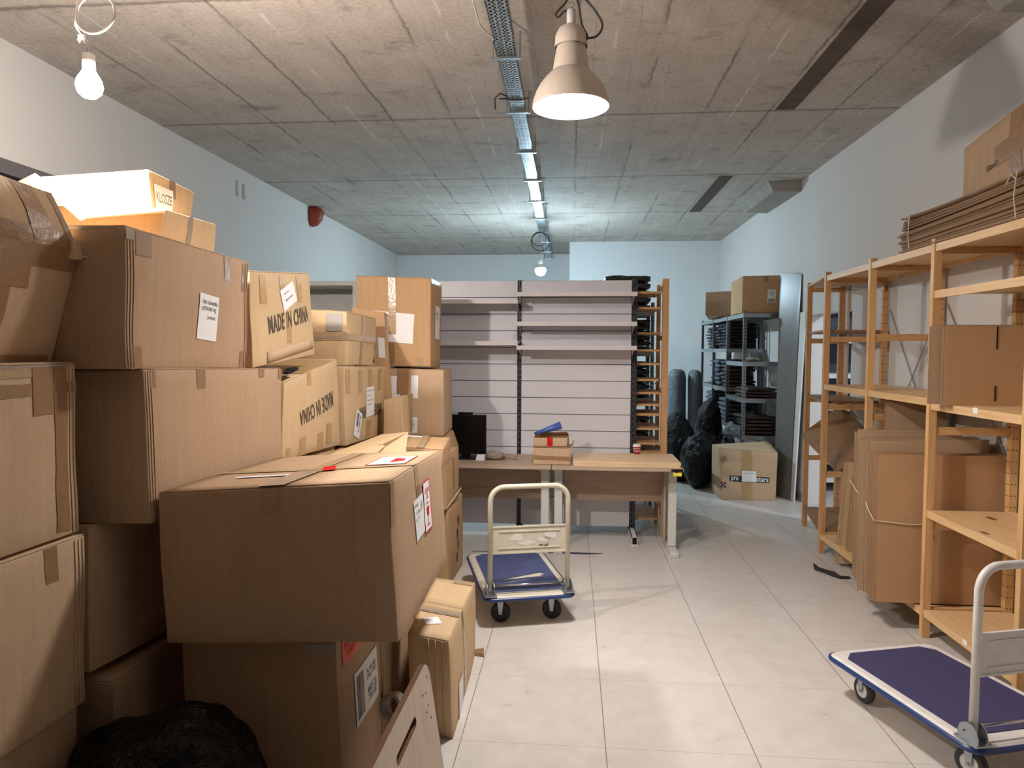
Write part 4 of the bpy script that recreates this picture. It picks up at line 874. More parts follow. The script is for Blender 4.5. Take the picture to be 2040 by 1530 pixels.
leaf([V((-.31, 5.59, .853)), V((-.03, 5.59, .853)), V((-.0, 5.81, .85)), V((-.31, 5.81, .85))], CARD[0], q.root)
leaf([V((.0, 5.58, .84)), V((.0, 5.8, .84)), V((.02, 5.8, .885)), V((.015, 5.6, .88))], CARD[0], q.root)
bm = nb(); a, b = V((-.30, 5.70, .945)), V((-.085, 5.69, 1.02)); tube(bm, [a, b], .03, 14, True, [.012, .032])
o = obj('plastic_tube', bm, 'blue_foil', smooth=True); tag(o, 'rolled blue printed plastic sleeve lying on the open flat box', 'plastic tube')
# cup
cp = V((.555, 6.0, .7525)); t = thing('paper_cup', 'red takeaway cup with white lid on the pine boards', 'cup', cp)
bm = nb(); lathe(bm, [(0, 0), (.026, 0), (.034, .062), (.034, .063), (0, .063)], cp, 24); obj('cup_body', bm, 'cup_red', t, smooth=True)
bm = nb(); lathe(bm, [(.0355, .060), (.0365, .064), (.035, .068), (.031, .070), (.028, .082), (0, .084)], cp, 24); obj('lid', bm, 'white_plastic', t, smooth=True)
bm = nb()
for h0, r0 in ((.018, .0288), (.032, .0307), (.046, .0326)): lathe(bm, [(r0, h0), (r0+.0002, h0+.003)], cp, 24)
obj('stripe', bm, 'white_paper', t)
# black screen on the desk, seen from behind
t = thing('monitor', 'black flat screen standing on the left desk against the slatted wall', 'monitor', (-.87, 5.85, .712))
obj('screen', bx((-1.06, 5.84, .75), (-.715, 5.87, 1.083)), 'screen_black', t, bevel=.006); obj('top_module', bx((-.955, 5.845, 1.083), (-.83, 5.868, 1.102)), 'black_plastic', t, bevel=.003)
obj('stand', bx((-.93, 5.855, .72), (-.85, 5.88, .80), (-1.0, 5.76, .712), (-.75, 5.93, .724)), 'black_plastic', t, bevel=.004)
o = obj('paper_card', (lambda b: (hexa(b, [V((-.79, 5.72, .714)), V((-.715, 5.71, .714)), V((-.715, 5.712, .714)), V((-.79, 5.722, .714)), V((-.78, 5.76, .76)), V((-.712, 5.75, .76)), V((-.712, 5.752, .76)), V((-.78, 5.762, .76))]), b)[1])(nb()), 'white_paper'); tag(o, 'small folded white card beside the black screen', 'card')
o = blob((-.64, 5.80, .712), (.15, .10, .07), 9, 'shiny_clear_tape', 'plastic_pouch', 'crumpled silvery plastic pouch on the left desk beside the white card', 'pouch', amp=.3, exp=.7)
bm = nb(); rnd = random.Random(11)
for k in range(16):
    a = V((-.53+rnd.uniform(-.05, .07), 5.78+rnd.uniform(-.04, .04), .716+rnd.uniform(0, .02))); d = V((rnd.uniform(-1, 1), rnd.uniform(-1, 1), rnd.uniform(-.05, .3)))*.03
    tube(bm, [a-d+V((0, 0, .0)), a+V((0, 0, .004)), a+d], .0016, 5)
for v in bm.verts: v.co.z = max(v.co.z, .7125)
o = obj('twigs', bm, 'twig'); tag(o, 'little tangle of thin brown twisted wire ties on the left desk', 'wire ties')
# ------------------------------------------------------------------ trolleys
def trolley(label, A, B, D, zt, mats, handle_h, side=1):
    """A near-left, B near-right corner of the deck (handle edge), D far-left corner"""
    ex = (B-A); W = ex.length; ex = ex/W; ey = V((-ex.y, ex.x, 0)); L = (D-A).dot(ey); o0 = V((A.x, A.y, 0))
    paint, mat, bump_, tyre, hub = mats
    P = lambda x, y, z: o0+ex*x+ey*y+V((0, 0, z))
    c = P(W/2, L/2, 0); t = thing('platform_trolley', label, 'trolley', (c.x, c.y, 0))
    def rrect(x0, y0, x1, y1, r, n=6):
        pts = []
        for cx, cy, a0 in ((x1-r, y1-r, 0), (x0+r, y1-r, 90), (x0+r, y0+r, 180), (x1-r, y0+r, 270)):
            for i in range(n+1): a = R(a0+90*i/n); pts.append((cx+r*math.cos(a), cy+r*math.sin(a)))
        return pts
    def slab(bm, rings):        # rings: list of (inset, z, radius)
        rr = []
        for ins, z, r in rings: rr.append([bm.verts.new(P(x, y, z)) for x, y in rrect(ins, ins, W-ins, L-ins, r)])
        n = len(rr[0])
        for a, b in zip(rr[:-1], rr[1:]):
            for i in range(n): bm.faces.new([a[i], a[(i+1) % n], b[(i+1) % n], b[i]])
        bm.faces.new(rr[-1]); bm.faces.new(rr[0][::-1])
    bm = nb(); slab(bm, [(.03, zt-.03, .05), (.012, zt-.024, .055), (.008, zt-.010, .055), (.022, zt, .05)]); obj('deck', bm, paint, t, bevel=0)
    bm = nb()
    rr = [[bm.verts.new(P(x, y, z)) for x, y in rrect(i, i, W-i, L-i, .06-i)] for i, z in ((.010, zt-.007), (.0, zt-.012), (-.002, zt-.02), (.002, zt-.028), (.012, zt-.03))]
    n = len(rr[0])
    for a, b in zip(rr[:-1], rr[1:]):
        for i in range(n): bm.faces.new([a[(i+1) % n], a[i], b[i], b[(i+1) % n]])
    obj('edge_bumper', bm, bump_, t, smooth=True)
    bm = nb(); ch = .05; i0 = .055
    pg = [(i0+ch*.6, i0+.03), (W-i0-ch*.6, i0+.03), (W-i0, i0+.03+ch*.5), (W-i0, L-i0-ch), (W-i0-ch, L-i0), (i0+ch, L-i0), (i0, L-i0-ch), (i0, i0+.03+ch*.5)]
    lo = [bm.verts.new(P(x, y, zt-.001)) for x, y in pg]; hi = [bm.verts.new(P(x, y, zt+.004)) for x, y in pg]; bm.faces.new(hi)
    for i in range(8): bm.faces.new([lo[i], lo[(i+1) % 8], hi[(i+1) % 8], hi[i]])
    mt = obj('mat', bm, mat, t)
    # castors
    for x, y, fwd in ((.12, .13, side), (W-.12, .13, side*.9), (.12, L-.14, .0), (W-.12, L-.14, .0)):
        cz = .06; cc = P(x, y, cz)
        d = (ex*math.cos(fwd)+ey*math.sin(fwd)); 
        bm = nb(); lathe(bm, [(.030, -.016), (.052, -.016), (.059, -.008), (.06, 0), (.059, .008), (.052, .016), (.030, .016)], cc, 28, d)
        wv = obj('wheel', bm, tyre, t, smooth=False)
        bm = nb(); lathe(bm, [(0, -.018), (.008, -.018), (.012, -.013), (.034, -.0165), (.034, .0165), (.012, .013), (.008, .018), (0, .018)], cc, 24, d); obj('hub', bm, hub, wv, smooth=False)
        bm = nb(); f = d.cross(V((0, 0, 1)))
        for s in (-1, 1):
            p0 = cc+d*(s*.024); q = [p0-f*.009+V((0, 0, -.009)), p0+f*.009+V((0, 0, -.009)), p0+f*.022+V((0, 0, zt-.035-cz)), p0-f*.022+V((0, 0, zt-.035-cz))]; e = d*.0015*s
            hexa(bm, [q[0]-e, q[1]-e, q[1]+e, q[0]+e, q[3]-e, q[2]-e, q[2]+e, q[3]+e])
        obox(bm, cc+V((0, 0, zt-.034-cz)), d*.04, f*.04, V((0, 0, .003))); tube(bm, [cc-d*.03, cc+d*.03], .006, 8); bmesh.ops.recalc_face_normals(bm, faces=bm.faces)
        obj('castor_fork', bm, 'zinc', t)
    # handle
    hx0, hx1, hy = .045, W-.045, .055; r = .085; rt = .0155; top = handle_h-rt
    pts = [P(hx0, hy, zt+.03), P(hx0+.0, hy-.004, top-r)]
    for i in range(1, 9): a = math.pi/2*i/8; pts.append(P(hx0+r-r*math.cos(a), hy-.006, top-r+r*math.sin(a)))
    for i in range(8): a = math.pi/2*i/8; pts.append(P(hx1-r+r*math.sin(a), hy-.006, top-r+r*math.cos(a)))
    pts += [P(hx1, hy-.004, top-r), P(hx1, hy, zt+.03)]
    bm = nb(); tube(bm, pts, rt, 14); obj('handle', bm, paint, t, smooth=True)
    z0, z1 = zt+.245, zt+.40
    bm = nb(); hexa(bm, [P(hx0+.012, hy-.006, z0), P(hx1-.012, hy-.006, z0), P(hx1-.012, hy-.002, z0), P(hx0+.012, hy-.002, z0), P(hx0+.012, hy-.006, z1), P(hx1-.012, hy-.006, z1), P(hx1-.012, hy-.002, z1), P(hx0+.012, hy-.002, z1)])
    for z in (z0, z1): obox(bm, P((hx0+hx1)/2, hy-.004, z), ex*((hx1-hx0)/2-.012), ey*.006, V((0, 0, .004)))
    for z in (z0+.028, z1-.028): obox(bm, P((hx0+hx1)/2, hy-.007, z), ex*((hx1-hx0)/2-.05), ey*.003, V((0, 0, .0025)))
    bmesh.ops.recalc_face_normals(bm, faces=bm.faces); pn = obj('handle_panel', bm, paint, t)
    for x in (hx0, hx1):
        bm = nb()
        for s in (-.021, .021):
            c0 = P(x+s, hy, zt); e = ex*.0015
            pr_ = [(-.045, 0), (.045, 0), (.045, .03), (.035, .055), (.012, .07), (-.012, .07), (-.035, .055), (-.045, .03)]
            a = [bm.verts.new(c0+ey*u+V((0, 0, v))-e) for u, v in pr_]; b = [bm.verts.new(c0+ey*u+V((0, 0, v))+e) for u, v in pr_]
            bm.faces.new(a); bm.faces.new(b[::-1])
            for i in range(8): bm.faces.new([a[i], a[(i+1) % 8], b[(i+1) % 8], b[i]])
        obox(bm, P(x, hy, zt+.003), ex*.035, ey*.05, V((0, 0, .003))); tube(bm, [P(x-.03, hy+.02, zt+.035), P(x+.03, hy+.02, zt+.035)], .006, 8); bmesh.ops.recalc_face_normals(bm, faces=bm.faces)
        obj('hinge_bracket', bm, 'zinc', t)
    bm = nb(); tube(bm, [P(hx0-.02, hy+.0, zt+.052), P(hx1+.02, hy+.0, zt+.052)], .0055, 8); obj('release_bar', bm, 'chrome', t, smooth=True)
    return t, P, W, L, (hx0, hx1, hy, z0, z1), pn, mt, ex, ey
t1 = trolley('scuffed cream platform trolley with torn blue mat, standing in front of the desks', V((-.497, 3.96, 0)), V((.04, 4.105, 0)), V((-.70, 4.86, 0)), .192, ('cream_paint', 'blue_mat', 'blue_plastic', 'black_rubber', 'black_rubber'), .845, 1.35)
t, P1, W1, L1, (hx0, hx1, hy, z0, z1), pn, mt, ex, ey = t1
def ptmark(parent, poly, mat, name, z):
    bm = nb(); bm.faces.new([bm.verts.new(P1(x, y, z)) for x, y in poly]); return obj(name, bm, mat, parent)
ptmark(mt, [(.15, .30), (.42, .40), (.44, .36), (.41, .355), (.42, .33), (.39, .33), (.25, .305)], 'cream_paint', 'tear', .1965)
ptmark(mt, [(.10, .235), (.30, .275), (.36, .285), (.22, .25)], 'cream_paint', 'tear', .1965)
ptmark(mt, [(.14, .305), (.43, .41), (.44, .405), (.17, .305)], 'dark_hole', 'tear', .1967); ptmark(mt, [(.26, .12), (.36, .15), (.37, .145), (.28, .118)], 'dark_hole', 'tear', .1967)
cx = (hx0+hx1)/2
def pmark(poly, mat, name): 
    bm = nb(); bm.faces.new([bm.verts.new(P1(x, hy-.0068, z)) for x, z in poly]); return obj(name, bm, mat, pn)
rnd = random.Random(2)
def ragged(cx_, cz_, rx, rz): return [(cx_+rx*math.cos(a)*rnd.uniform(.6, 1.2), cz_+rz*math.sin(a)*rnd.uniform(.6, 1.2)) for a in [2*math.pi*i/14 for i in range(14)]]
for q_ in ((cx-.075, z0+.09, .04, .03), (cx+.13, z0+.095, .045, .03), (cx-.02, z0+.06, .05, .02), (cx+.09, z0+.075, .06, .015)): pmark(ragged(*q_), 'sticker_glue', 'sticker_residue')
bm = nb(); text_mesh(bm, 'er.pl', P1(cx+.085, hy-.0074, z0+.040), ex, V((0, 0, 1)), .055, .022, .02); text_mesh(bm, 'do', P1(cx-.04, hy-.0074, z0+.045), ex, V((0, 0, 1)), .012, .006); obj('lettering', bm, 'black_ink', pn)
t2 = trolley('clean white platform trolley with dark blue mat, cropped by the right edge of the frame', V((1.455, 2.59, 0)), V((2.02, 2.76, 0)), V((1.262, 3.425, 0)), .195, ('white_paint', 'dark_blue_mat', 'blue_plastic', 'grey_rubber', 'white_plastic'), .862, .3)
# things lying on the floor
bm = nb(); rnd = random.Random(4); pp = [PZ(u, v, .012) for u, v in ((1622, 1124), (1628, 1133), (1645, 1138), (1660, 1144), (1675, 1150), (1692, 1149))]
tube(bm, pp, .02, 10, True, [.008, .02, .022, .026, .02, .012])
for v in bm.verts: v.co += noise.noise_vector(v.co*30)*.012; v.co.z = max(.001, v.co.z*.8)
o = obj('netting_scrap', bm, 'netting'); tag(o, 'crumpled scrap of dark netting on the tiles beside the flattened boxes', 'netting')
bm = nb(); hexa(bm, [V((-.80, 5.556, 0)), V((.20, 5.575, 0)), V((.26, 5.595, 0)), V((-.78, 5.562, 0)), V((-.80, 5.556, .003)), V((.20, 5.575, .003)), V((.26, 5.595, .003)), V((-.78, 5.562, .003))]); hexa(bm, [V((-.05, 5.56, .0)), V((.15, 5.565, 0)), V((.22, 5.59, 0)), V((-.02, 5.60, 0)), V((-.05, 5.56, .004)), V((.15, 5.565, .004)), V((.22, 5.59, .004)), V((-.02, 5.60, .004))])
o = obj('plastic_strip', bm, 'blue_dark_strip'); tag(o, 'thin dark blue plastic strip on the tiles behind the cream trolley', 'strip')
# ------------------------------------------------------------------ pine shelving along the right wall
FY = [3.275, 4.12, 4.955, 5.79, 6.69]
t = thing('pine_shelving', 'long light pine shelving unit of four open bays along the right wall', 'shelving', (2.25, 4.9, 0))
def frame(y, x0, x1, mat, cb, rails=(.13, .62, 1.16, 1.70, 2.17), s=.044):
    for x in (x0+s/2, x1-s/2): obj('post', bx((x-s/2, y-.018, 0), (x+s/2, y+.018, 2.255)), mat, t, bevel=.002)
    for z in rails: obj('crossbar', bx((x0+s, y-.012, z), (x1-s, y+.012, z+.044)), cb, t, bevel=.0015)
    holes(t, [(x1-s-.0006, y+dy, .12+.064*k) for k in range(33) for dy in (-.009, .009)], (-1, 0, 0), .0035)
    holes(t, [(x1-.012-.02*i, y-.0186, .12+.064*k) for k in range(33) for i in (0, 1)], (0, -1, 0), .0035)
for i, y in enumerate(FY):
    if i < 4: frame(y, 1.995, 2.478, 'pine_upright' if i < 3 else 'orange_pine_upright', 'pine_crossbar' if i < 2 else 'orange_pine_crossbar')
    else: frame(y, 2.15, 2.478, 'orange_pine_upright', 'orange_pine_crossbar')
def shelf(i, z, x0=2.0, x1=2.47, mat='pine_board_y', x0b=None):
    y0, y1 = FY[i]+.02, FY[i+1]-.02; bm = nb()
    hexa(bm, [(x0, y0, z-.018), (x1, y0, z-.018), (x1, y1, z-.018), (x0b or x0, y1, z-.018), (x0, y0, z), (x1, y0, z), (x1, y1, z), (x0b or x0, y1, z)])
    for x in (x0 if x0b is None else x0b, x1-.02):
        box(bm, (x+.001, y0, z-.042), (x+.02, y1, z-.018)) if x0b is None else None
    return obj('shelf_board', bm, mat, t)
for i, z in ((0, 2.225), (0, 1.965), (0, 1.345), (0, .735), (0, .165), (1, 2.225), (1, 1.365), (1, .16), (2, 2.225), (2, 1.365), (2, .16)): shelf(i, z)
for z in (2.235, 1.80, 1.23, .185): shelf(3, z, x0b=2.155, mat='brown_plywood' if z < 2 else 'pine_board_y')
obj('shelf_tag', bx((1.9985, 3.66, .14), (2.0, 3.70, .165), (1.9985, 3.64, 1.32), (2.0, 3.68, 1.35)), 'white_paper', t)
bm = nb(); tube(bm, [(2.49, 4.98, .9), (2.49, 5.77, 1.95)], .004, 6); obj('cross_brace', bm, 'zinc', t)
bm = nb(); tube(bm, [(2.482, 4.98, 1.95), (2.482, 5.77, .9)], .004, 6); obj('cross_brace', bm, 'zinc', t)
bm = nb(); tube(bm, [(2.49, 4.15, .9), (2.49, 4.93, 1.95)], .004, 6); obj('cross_brace', bm, 'zinc', t)
# spare pale timbers
for u0, u1, zt, lab in ((1676, 1688, 2.26, 'pale upright timber batten against the right wall, beside the doorway'), (1743, 1756, 2.20, 'pale timber batten against the right wall, between two pine shelf uprights')):
    ya, yb = PX(u1, 700, 2.485).y, PX(u0, 700, 2.485).y
    o = obj('timber_batten', bx((2.474, ya, 0), (2.498, yb, zt)), 'pale_timber', bevel=.002); tag(o, lab, 'batten')
# tilted plywood shelf boards in the last bay
for k, (dz, col_) in enumerate(((0, 'brown_plywood'), (.03, 'brown_plywood'))):
    bm = nb(); a, b, c, d = V((2.13, 6.66, .83+dz)), V((2.16, 5.84, .63+dz)), V((2.46, 5.84, .86+dz)), V((2.46, 6.66, 1.10+dz)); n_ = (b-a).cross(d-a).normalized()*.009
    hexa(bm, [a-n_, b-n_, c-n_, d-n_, a+n_, b+n_, c+n_, d+n_]); bmesh.ops.recalc_face_normals(bm, faces=bm.faces)
    o = obj('plywood_board', bm, col_); tag(o, ('lower', 'upper')[k]+' tilted brown plywood board in the far bay of the pine shelving', 'board')

# ------------------------------------------------------------------ flattened cartons
def sheet(bm_parent, c8, matc): 
    bm = nb(); uvl = bm.loops.layers.uv.new('metres'); hexa(bm, c8)
    big = sorted(bm.faces, key=lambda f: -f.calc_area())[:2]
    for f in bm.faces: f.material_index = 0 if f in big else 1
    return bm
def stack_y(label, x0, x1, y0, n, th, z0, z1, seed, mi=0, jit=.02, lean=0.0, string_z=None, gap=.003, zslope=0, xo=0):
    """upright sheets facing the camera, piled one behind another"""
    t = thing('flattened_boxes', label, 'flattened boxes', ((x0+x1)/2, y0+n*th/2, z0)); rnd = random.Random(seed)
    for k in range(n):
        y = y0+k*(th+gap); a, b = x0+rnd.uniform(-jit, jit)*(k > 0), x1+rnd.uniform(-jit, jit); c = z1+rnd.uniform(-jit, jit*.5)*(k > 0); bw = rnd.uniform(-.002, .002)
        l = lean*k
        bm = sheet(None, [(a, y, z0), (b, y, z0), (b, y+th, z0), (a, y+th, z0), (a+lean, y+bw, c), (b+lean, y, c+zslope), (b+lean, y+th, c+zslope), (a+lean, y+th+bw, c)], None)
        obj('sheet', bm, None, t, mats=[CARD[mi], 'corrugated_edge'])
    if string_z:
        e = .006; y1 = y0+n*(th+gap); zz = string_z
        bm = nb(); tube(bm, [V((x0-.012-e, y0-e, zz+.02)), V((x0+.25*(x1-x0), y0-e, zz)), V((x0+.6*(x1-x0), y0-e, zz+.01)), V((x1, y0-e, zz+.05))], .003, 6)
        tube(bm, [V((x0-.02-e, y0-e, zz+.02)), V((x0-.024-e, (y0+y1)/2, zz+.06)), V((x0-.02-e, y1+e, zz+.10))], .003, 6)
        c = V((x0+.36*(x1-x0), y0-e-.003, zz+.0)); tube(bm, [c, c+V((.015, -.005, -.03)), c+V((.04, -.004, -.055))], .003, 5); tube(bm, [c, c+V((.02, -.006, -.025)), c+V((.03, -.004, -.06))], .003, 5)
        obj('string', bm, 'string', t)
    return t
stack_y('foremost tied pack of flattened boxes, broad brown face towards the camera', 1.775, 2.47, 4.19, 9, .010, .170, 1.035, 1, 3, .012, -.012, .63, .002)
stack_y('pack of flattened boxes with dark top edges right behind the foremost tied pack', 1.775, 2.42, 4.305, 10, .011, .172, 1.10, 2, 0, .03, -.01, None, .003, .012)
stack_y('third pack of flattened boxes in the row, string knotted at its edge', 1.82, 2.38, 4.47, 12, .012, .175, 1.13, 3, 0, .03, -.01, .70, .004)
stack_y('small pack of flattened boxes rising behind the tall packs, below the middle shelf', 2.08, 2.44, 4.76, 10, .010, .17, 1.30, 4, 0, .012, 0, None, .003)
stack_y('narrow pack of flattened boxes leaning at the far end of the row, lit pale', 2.02, 2.16, 5.42, 6, .010, .025, .795, 5, 1, .012, .05, None, .002)
stack_y('short flattened boxes standing between the narrow leaning pack and the tall packs', 2.04, 2.30, 5.28, 5, .009, .165, .70, 6, 3, .012, .03, None, .002)
t = stack_y('pack of flattened boxes with two dark slots, on the nearest bay\'s middle shelf', 1.955, 2.44, 3.86, 5, .010, 1.346, 1.762, 7, 3, .005, 0, None, .002)
obj('slot', bx((2.2, 3.857, 1.64), (2.206, 3.8592, 1.758), (2.2, 3.857, 1.37), (2.206, 3.8592, 1.45)), 'dark_hole', t)
stack_y('second pack of flattened boxes on the middle shelf, behind the slotted one', 1.925, 2.44, 3.925, 4, .010, 1.346, 1.768, 8, 0, .006, 0, None, .004)
# drooping bundle on the top
t = thing('flattened_boxes', 'thick tied bundle of flattened dark boxes sagging on top of the pine shelving', 'flattened boxes', (2.22, 4.0, 2.226)); rnd = random.Random(9)
n = 17
for k in range(n):
    bm = nb(); z0_ = 2.228+k*.0105; ya, yb = 3.05+rnd.uniform(-.03, .03), 4.555+rnd.uniform(-.035, .02)-.02*abs(k-8)/8; xa, xb = 2.0+rnd.uniform(-.015, .02), 2.47
    seg = 8; ring = []
    for i in range(seg+1):
        s_ = i/seg; y = ya+(yb-ya)*s_; lift = (.05*(1-s_)**2*(k/n)+(.035*max(0, (k-11)/6)*s_**2))
        zz = z0_+lift
        ring.append([bm.verts.new((xa, y, zz)), bm.verts.new((xb, y, zz)), bm.verts.new((xb, y, zz+.0085)), bm.verts.new((xa, y, zz+.0085))])
    for a, b in zip(ring[:-1], ring[1:]):
        for i in range(4):
            f = bm.faces.new([a[i], a[(i+1) % 4], b[(i+1) % 4], b[i]]); f.material_index = 1 if i in (1, 3) else 0
    f = bm.faces.new(ring[0]); f.material_index = 1; f = bm.faces.new(ring[-1][::-1]); f.material_index = 1
    bmesh.ops.recalc_face_normals(bm, faces=bm.faces)
    obj('sheet', bm, None, t, mats=[CARD[2], 'corrugated_edge'])
for y in (4.36, 3.36):
    bm = nb(); tube(bm, [(1.978, y, 2.23), (1.972, y+.01, 2.32), (1.975, y, 2.43), (2.2, y, 2.445)], .003, 6); c = V((1.972, y, 2.40)); tube(bm, [c, c+V((-.005, .03, .03)), c+V((-.005, .06, -.01))], .003, 5); tube(bm, [c, c+V((-.005, -.02, .035))], .003, 5)
    obj('string', bm, 'string', t)
TB = Carton('big brown cardboard box lying on the sagging bundle in the top right corner', [V((2.06, 3.0, 2.50)), V((2.45, 3.0, 2.50)), V((2.45, 3.93, 2.47)), PX(1918, 420, 2.06), V((2.06, 3.0, 2.84)), V((2.45, 3.0, 2.82)), V((2.45, 3.93, 2.77)), PX(1920, 298, 2.06)], 2, 50, wob=.004)
TB.tape('left', .42, .52, 0, 1, T); TB.tape('left', .3, .62, .35, .65, T, .002); TB.text('left', '50x40', .28, .40, .10, .03, 'grey_ink')
# ------------------------------------------------------------------ boards leaning by the doorway
bm = nb(); hexa(bm, [PX(1541, 990, 2.30), PX(1573, 997, 2.385), PX(1573, 997, 2.40), PX(1541, 990, 2.33), V((2.35, 8.25, 2.52)), PX(1597, 546, 2.485), PX(1597, 546, 2.498), V((2.38, 8.25, 2.52))])
for v in bm.verts: v.co.z = max(v.co.z, .001)
bmesh.ops.recalc_face_normals(bm, faces=bm.faces); o = obj('board', bm, 'warm_grey_board'); tag(o, 'tall glossy grey board leaning against the right wall beside the metal rack', 'board')
bm = nb(); hexa(bm, [(2.395, 7.74, .001), (2.41, 7.74, .001), (2.41, 8.30, .001), (2.395, 8.30, .001), (2.475, 7.74, 2.05), (2.49, 7.74, 2.05), (2.49, 8.30, 2.05), (2.475, 8.30, 2.05)])
bmesh.ops.recalc_face_normals(bm, faces=bm.faces); o = obj('board', bm, 'white_plastic'); tag(o, 'white-edged board leaning on the right wall just left of the doorway', 'board')
# ------------------------------------------------------------------ metal racks in the far corner
t = thing('metal_rack', 'row of grey perforated steel racks in the far right corner, loaded with wrapped clothes', 'rack', (2.2, 9.8, 0))
RY = [8.42, 9.3, 10.2, 11.1]
def angle_post(x, y, sx, sy, z1=2.09):
    obj('post', bx((x, y, 0), (x+sx*.002, y+sy*.038, z1), (x, y, 0), (x+sx*.038, y+sy*.002, z1)), 'grey_rack_paint', t)
for y in RY:
    for x, sx in ((1.995, 1), (2.445, -1)): angle_post(x, y, sx, 1 if y < 11 else -1)
    bm = nb()
    for k in range(52):
        z = .04+k*.04
        box(bm, (2.010, y-.0008, z), (2.020, y-.0002, z+.016))
        box(bm, (1.9942, y+.014, z), (1.9948, y+.024, z+.016))
    obj('perforation', bm, 'dark_hole', t)
for i in range(3):
    y0, y1 = RY[i], RY[i+1]
    for z in ((2.07, 1.50, 1.07, .63, .12) if i == 0 else (2.07, 1.66, 1.15, .70, .12)):
        obj('beam', bx((1.99, y0-.004, z-.05), (2.45, y0-.001, z), (1.99, y1-.04, z-.05), (2.45, y1-.037, z), (1.990, y0, z-.05), (1.993, y1-.04, z), (2.447, y0, z-.05), (2.45, y1-.04, z)), 'galvanised_steel', t)
        obj('shelf_board', bx((1.995, y0+.001, z-.012), (2.445, y1-.041, z-.003)), 'rack_board', t)
# cartons on the rack
Q1 = Carton('cardboard box with a shipping label, on top of the metal racks', [V((1.98, 8.46, 2.075)), V((2.46, 8.46, 2.075)), V((2.46, 9.05, 2.075)), V((1.98, 9.05, 2.075)), V((1.985, 8.46, 2.50)), V((2.47, 8.46, 2.51)), V((2.46, 9.05, 2.50)), V((1.98, 9.05, 2.48))], 3, 51, wob=.004, name='cardboard_box')
Q1.tape('front', .48, .61, .83, 1, T); Q1.tape('front', .42, .50, .05, .15, CT); Q1.label('front', .69, .45, .095, .15, off=.003, bars=(-.4, .4, -.45, -.2), lines=[('PL 5520\nA-14', 0, .2, .6, .3, 0, 0)])
Q1.text('front', 'EXPORT', .86, .86, .05, .015); 
Q2 = Carton('smaller cardboard box behind the labelled one on the metal racks', [PY(1405, 627, 9.7), V((2.2, 9.7, 2.075)), V((2.2, 10.3, 2.075)), V((1.95, 10.3, 2.075)), PY(1406, 583, 9.7), PY(1450, 580, 9.7)+V((.1, 0, 0)), V((2.2, 10.3, 2.42)), V((1.95, 10.3, 2.42))], 0, 52, wob=.004)
Q2.c = Q2.c
for a in range(4): Q2.text('left', 'I', .2+.18*a, .35, .02, .06)
# folded clothes: (x, y, z of the pile, count, height each, material)
def pile(x, y, z, n, h, w, d, mat, lab, grp, seed, jit=.02):
    for k in range(n):
        rnd = random.Random(seed*31+k)
        folded((x+rnd.uniform(-jit, jit), y+rnd.uniform(-jit, jit), z+k*h), w*rnd.uniform(.95, 1.03), d, h*.985, seed*7+k, mat, lab, grp, rot=rnd.uniform(-.06, .06))
pile(2.22, 9.62, 1.662, 8, .042, .38, .30, 'black_garment', 'dark garment folded in clear film, upper pile on the metal racks', 'dark garments in the upper pile', 1)
pile(2.22, 10.0, 1.662, 8, .042, .38, .30, 'black_garment', 'dark garment folded in clear film, further upper pile on the metal racks', 'dark garments in the further upper pile', 2, .03)
pile(2.22, 10.6, 1.662, 7, .045, .40, .34, 'black_garment', 'dark garment in film, farthest upper pile with corners poking out on the metal racks', 'dark garments in the farthest upper pile', 3, .03)
pile(2.2, 9.6, 1.152, 7, .05, .36, .32, 'brown_garment', 'grey-brown folded garment on the middle level of the metal racks', 'grey-brown garments on the middle level', 4)
pile(2.22, 10.2, 1.152, 6, .06, .40, .5, 'grey_garment', 'light grey film-wrapped garment on the middle level of the metal racks', 'light grey garments on the middle level', 5)
pile(2.24, 8.8, 1.072, 3, .04, .36, .5, 'brown_garment', 'brown folded garment on the second shelf of the front rack', 'brown garments on the front rack, second shelf', 6)
pile(2.22, 8.8, .632, 5, .045, .38, .55, 'brown_garment', 'brown folded garment on the third shelf of the front rack', 'brown garments on the front rack, third shelf', 7)
pile(2.22, 9.7, .702, 5, .06, .38, .5, 'grey_garment', 'grey wrapped garment low on the metal racks behind the black sacks', 'grey garments low on the racks', 8)
pile(2.22, 10.5, .702, 5, .07, .40, .5, 'grey_garment', 'grey wrapped garment low on the farthest rack', 'grey garments low on the farthest rack', 10)
blob((2.20, 8.85, 1.50), (.16, .12, .05), 4, 'pale_timber', 'cloth_scrap', 'crumpled pale cloth scrap on the top inner shelf of the front rack', 'cloth', amp=.4, sub=3)
# carton marked pro...stars
PS = Carton('cardboard box with a black printed name band, on the floor before the racks', [PZ(1438, 996), PZ(1545, 998), V((2.215, 8.2, 0)), V((1.62, 8.2, 0)), PY(1433, 893, 7.74), PY(1549, 903, 7.76), V((2.24, 8.2, .60)), PY(1418, 886, 8.2)], 0, 53, wob=.006)
PS.tape('front', .39, .56, 0, 1, TT, .002)
PS.patch('name_band', 'front', .16, .87, .375, .485, MAT['dark_print'], .0035)
PS.text('front', 'pro', .25, .42, .075, .058, 'white_paper', off=.0048, bold=.02); PS.text('front', 'stars', .74, .435, .135, .05, 'white_paper', off=.0048, bold=.02)
PS.label('front', .50, .49, .155, .118, off=.0056, lines=HW([('Rozne - polka', 0, .3, .7, .12)]), lab='white note stuck over the name band')
PS.tape('front', 0, .12, .74, .84, T, .003, rot=.7); PS.tape('left', 0, 1, .2, .42, T)
bm = nb()
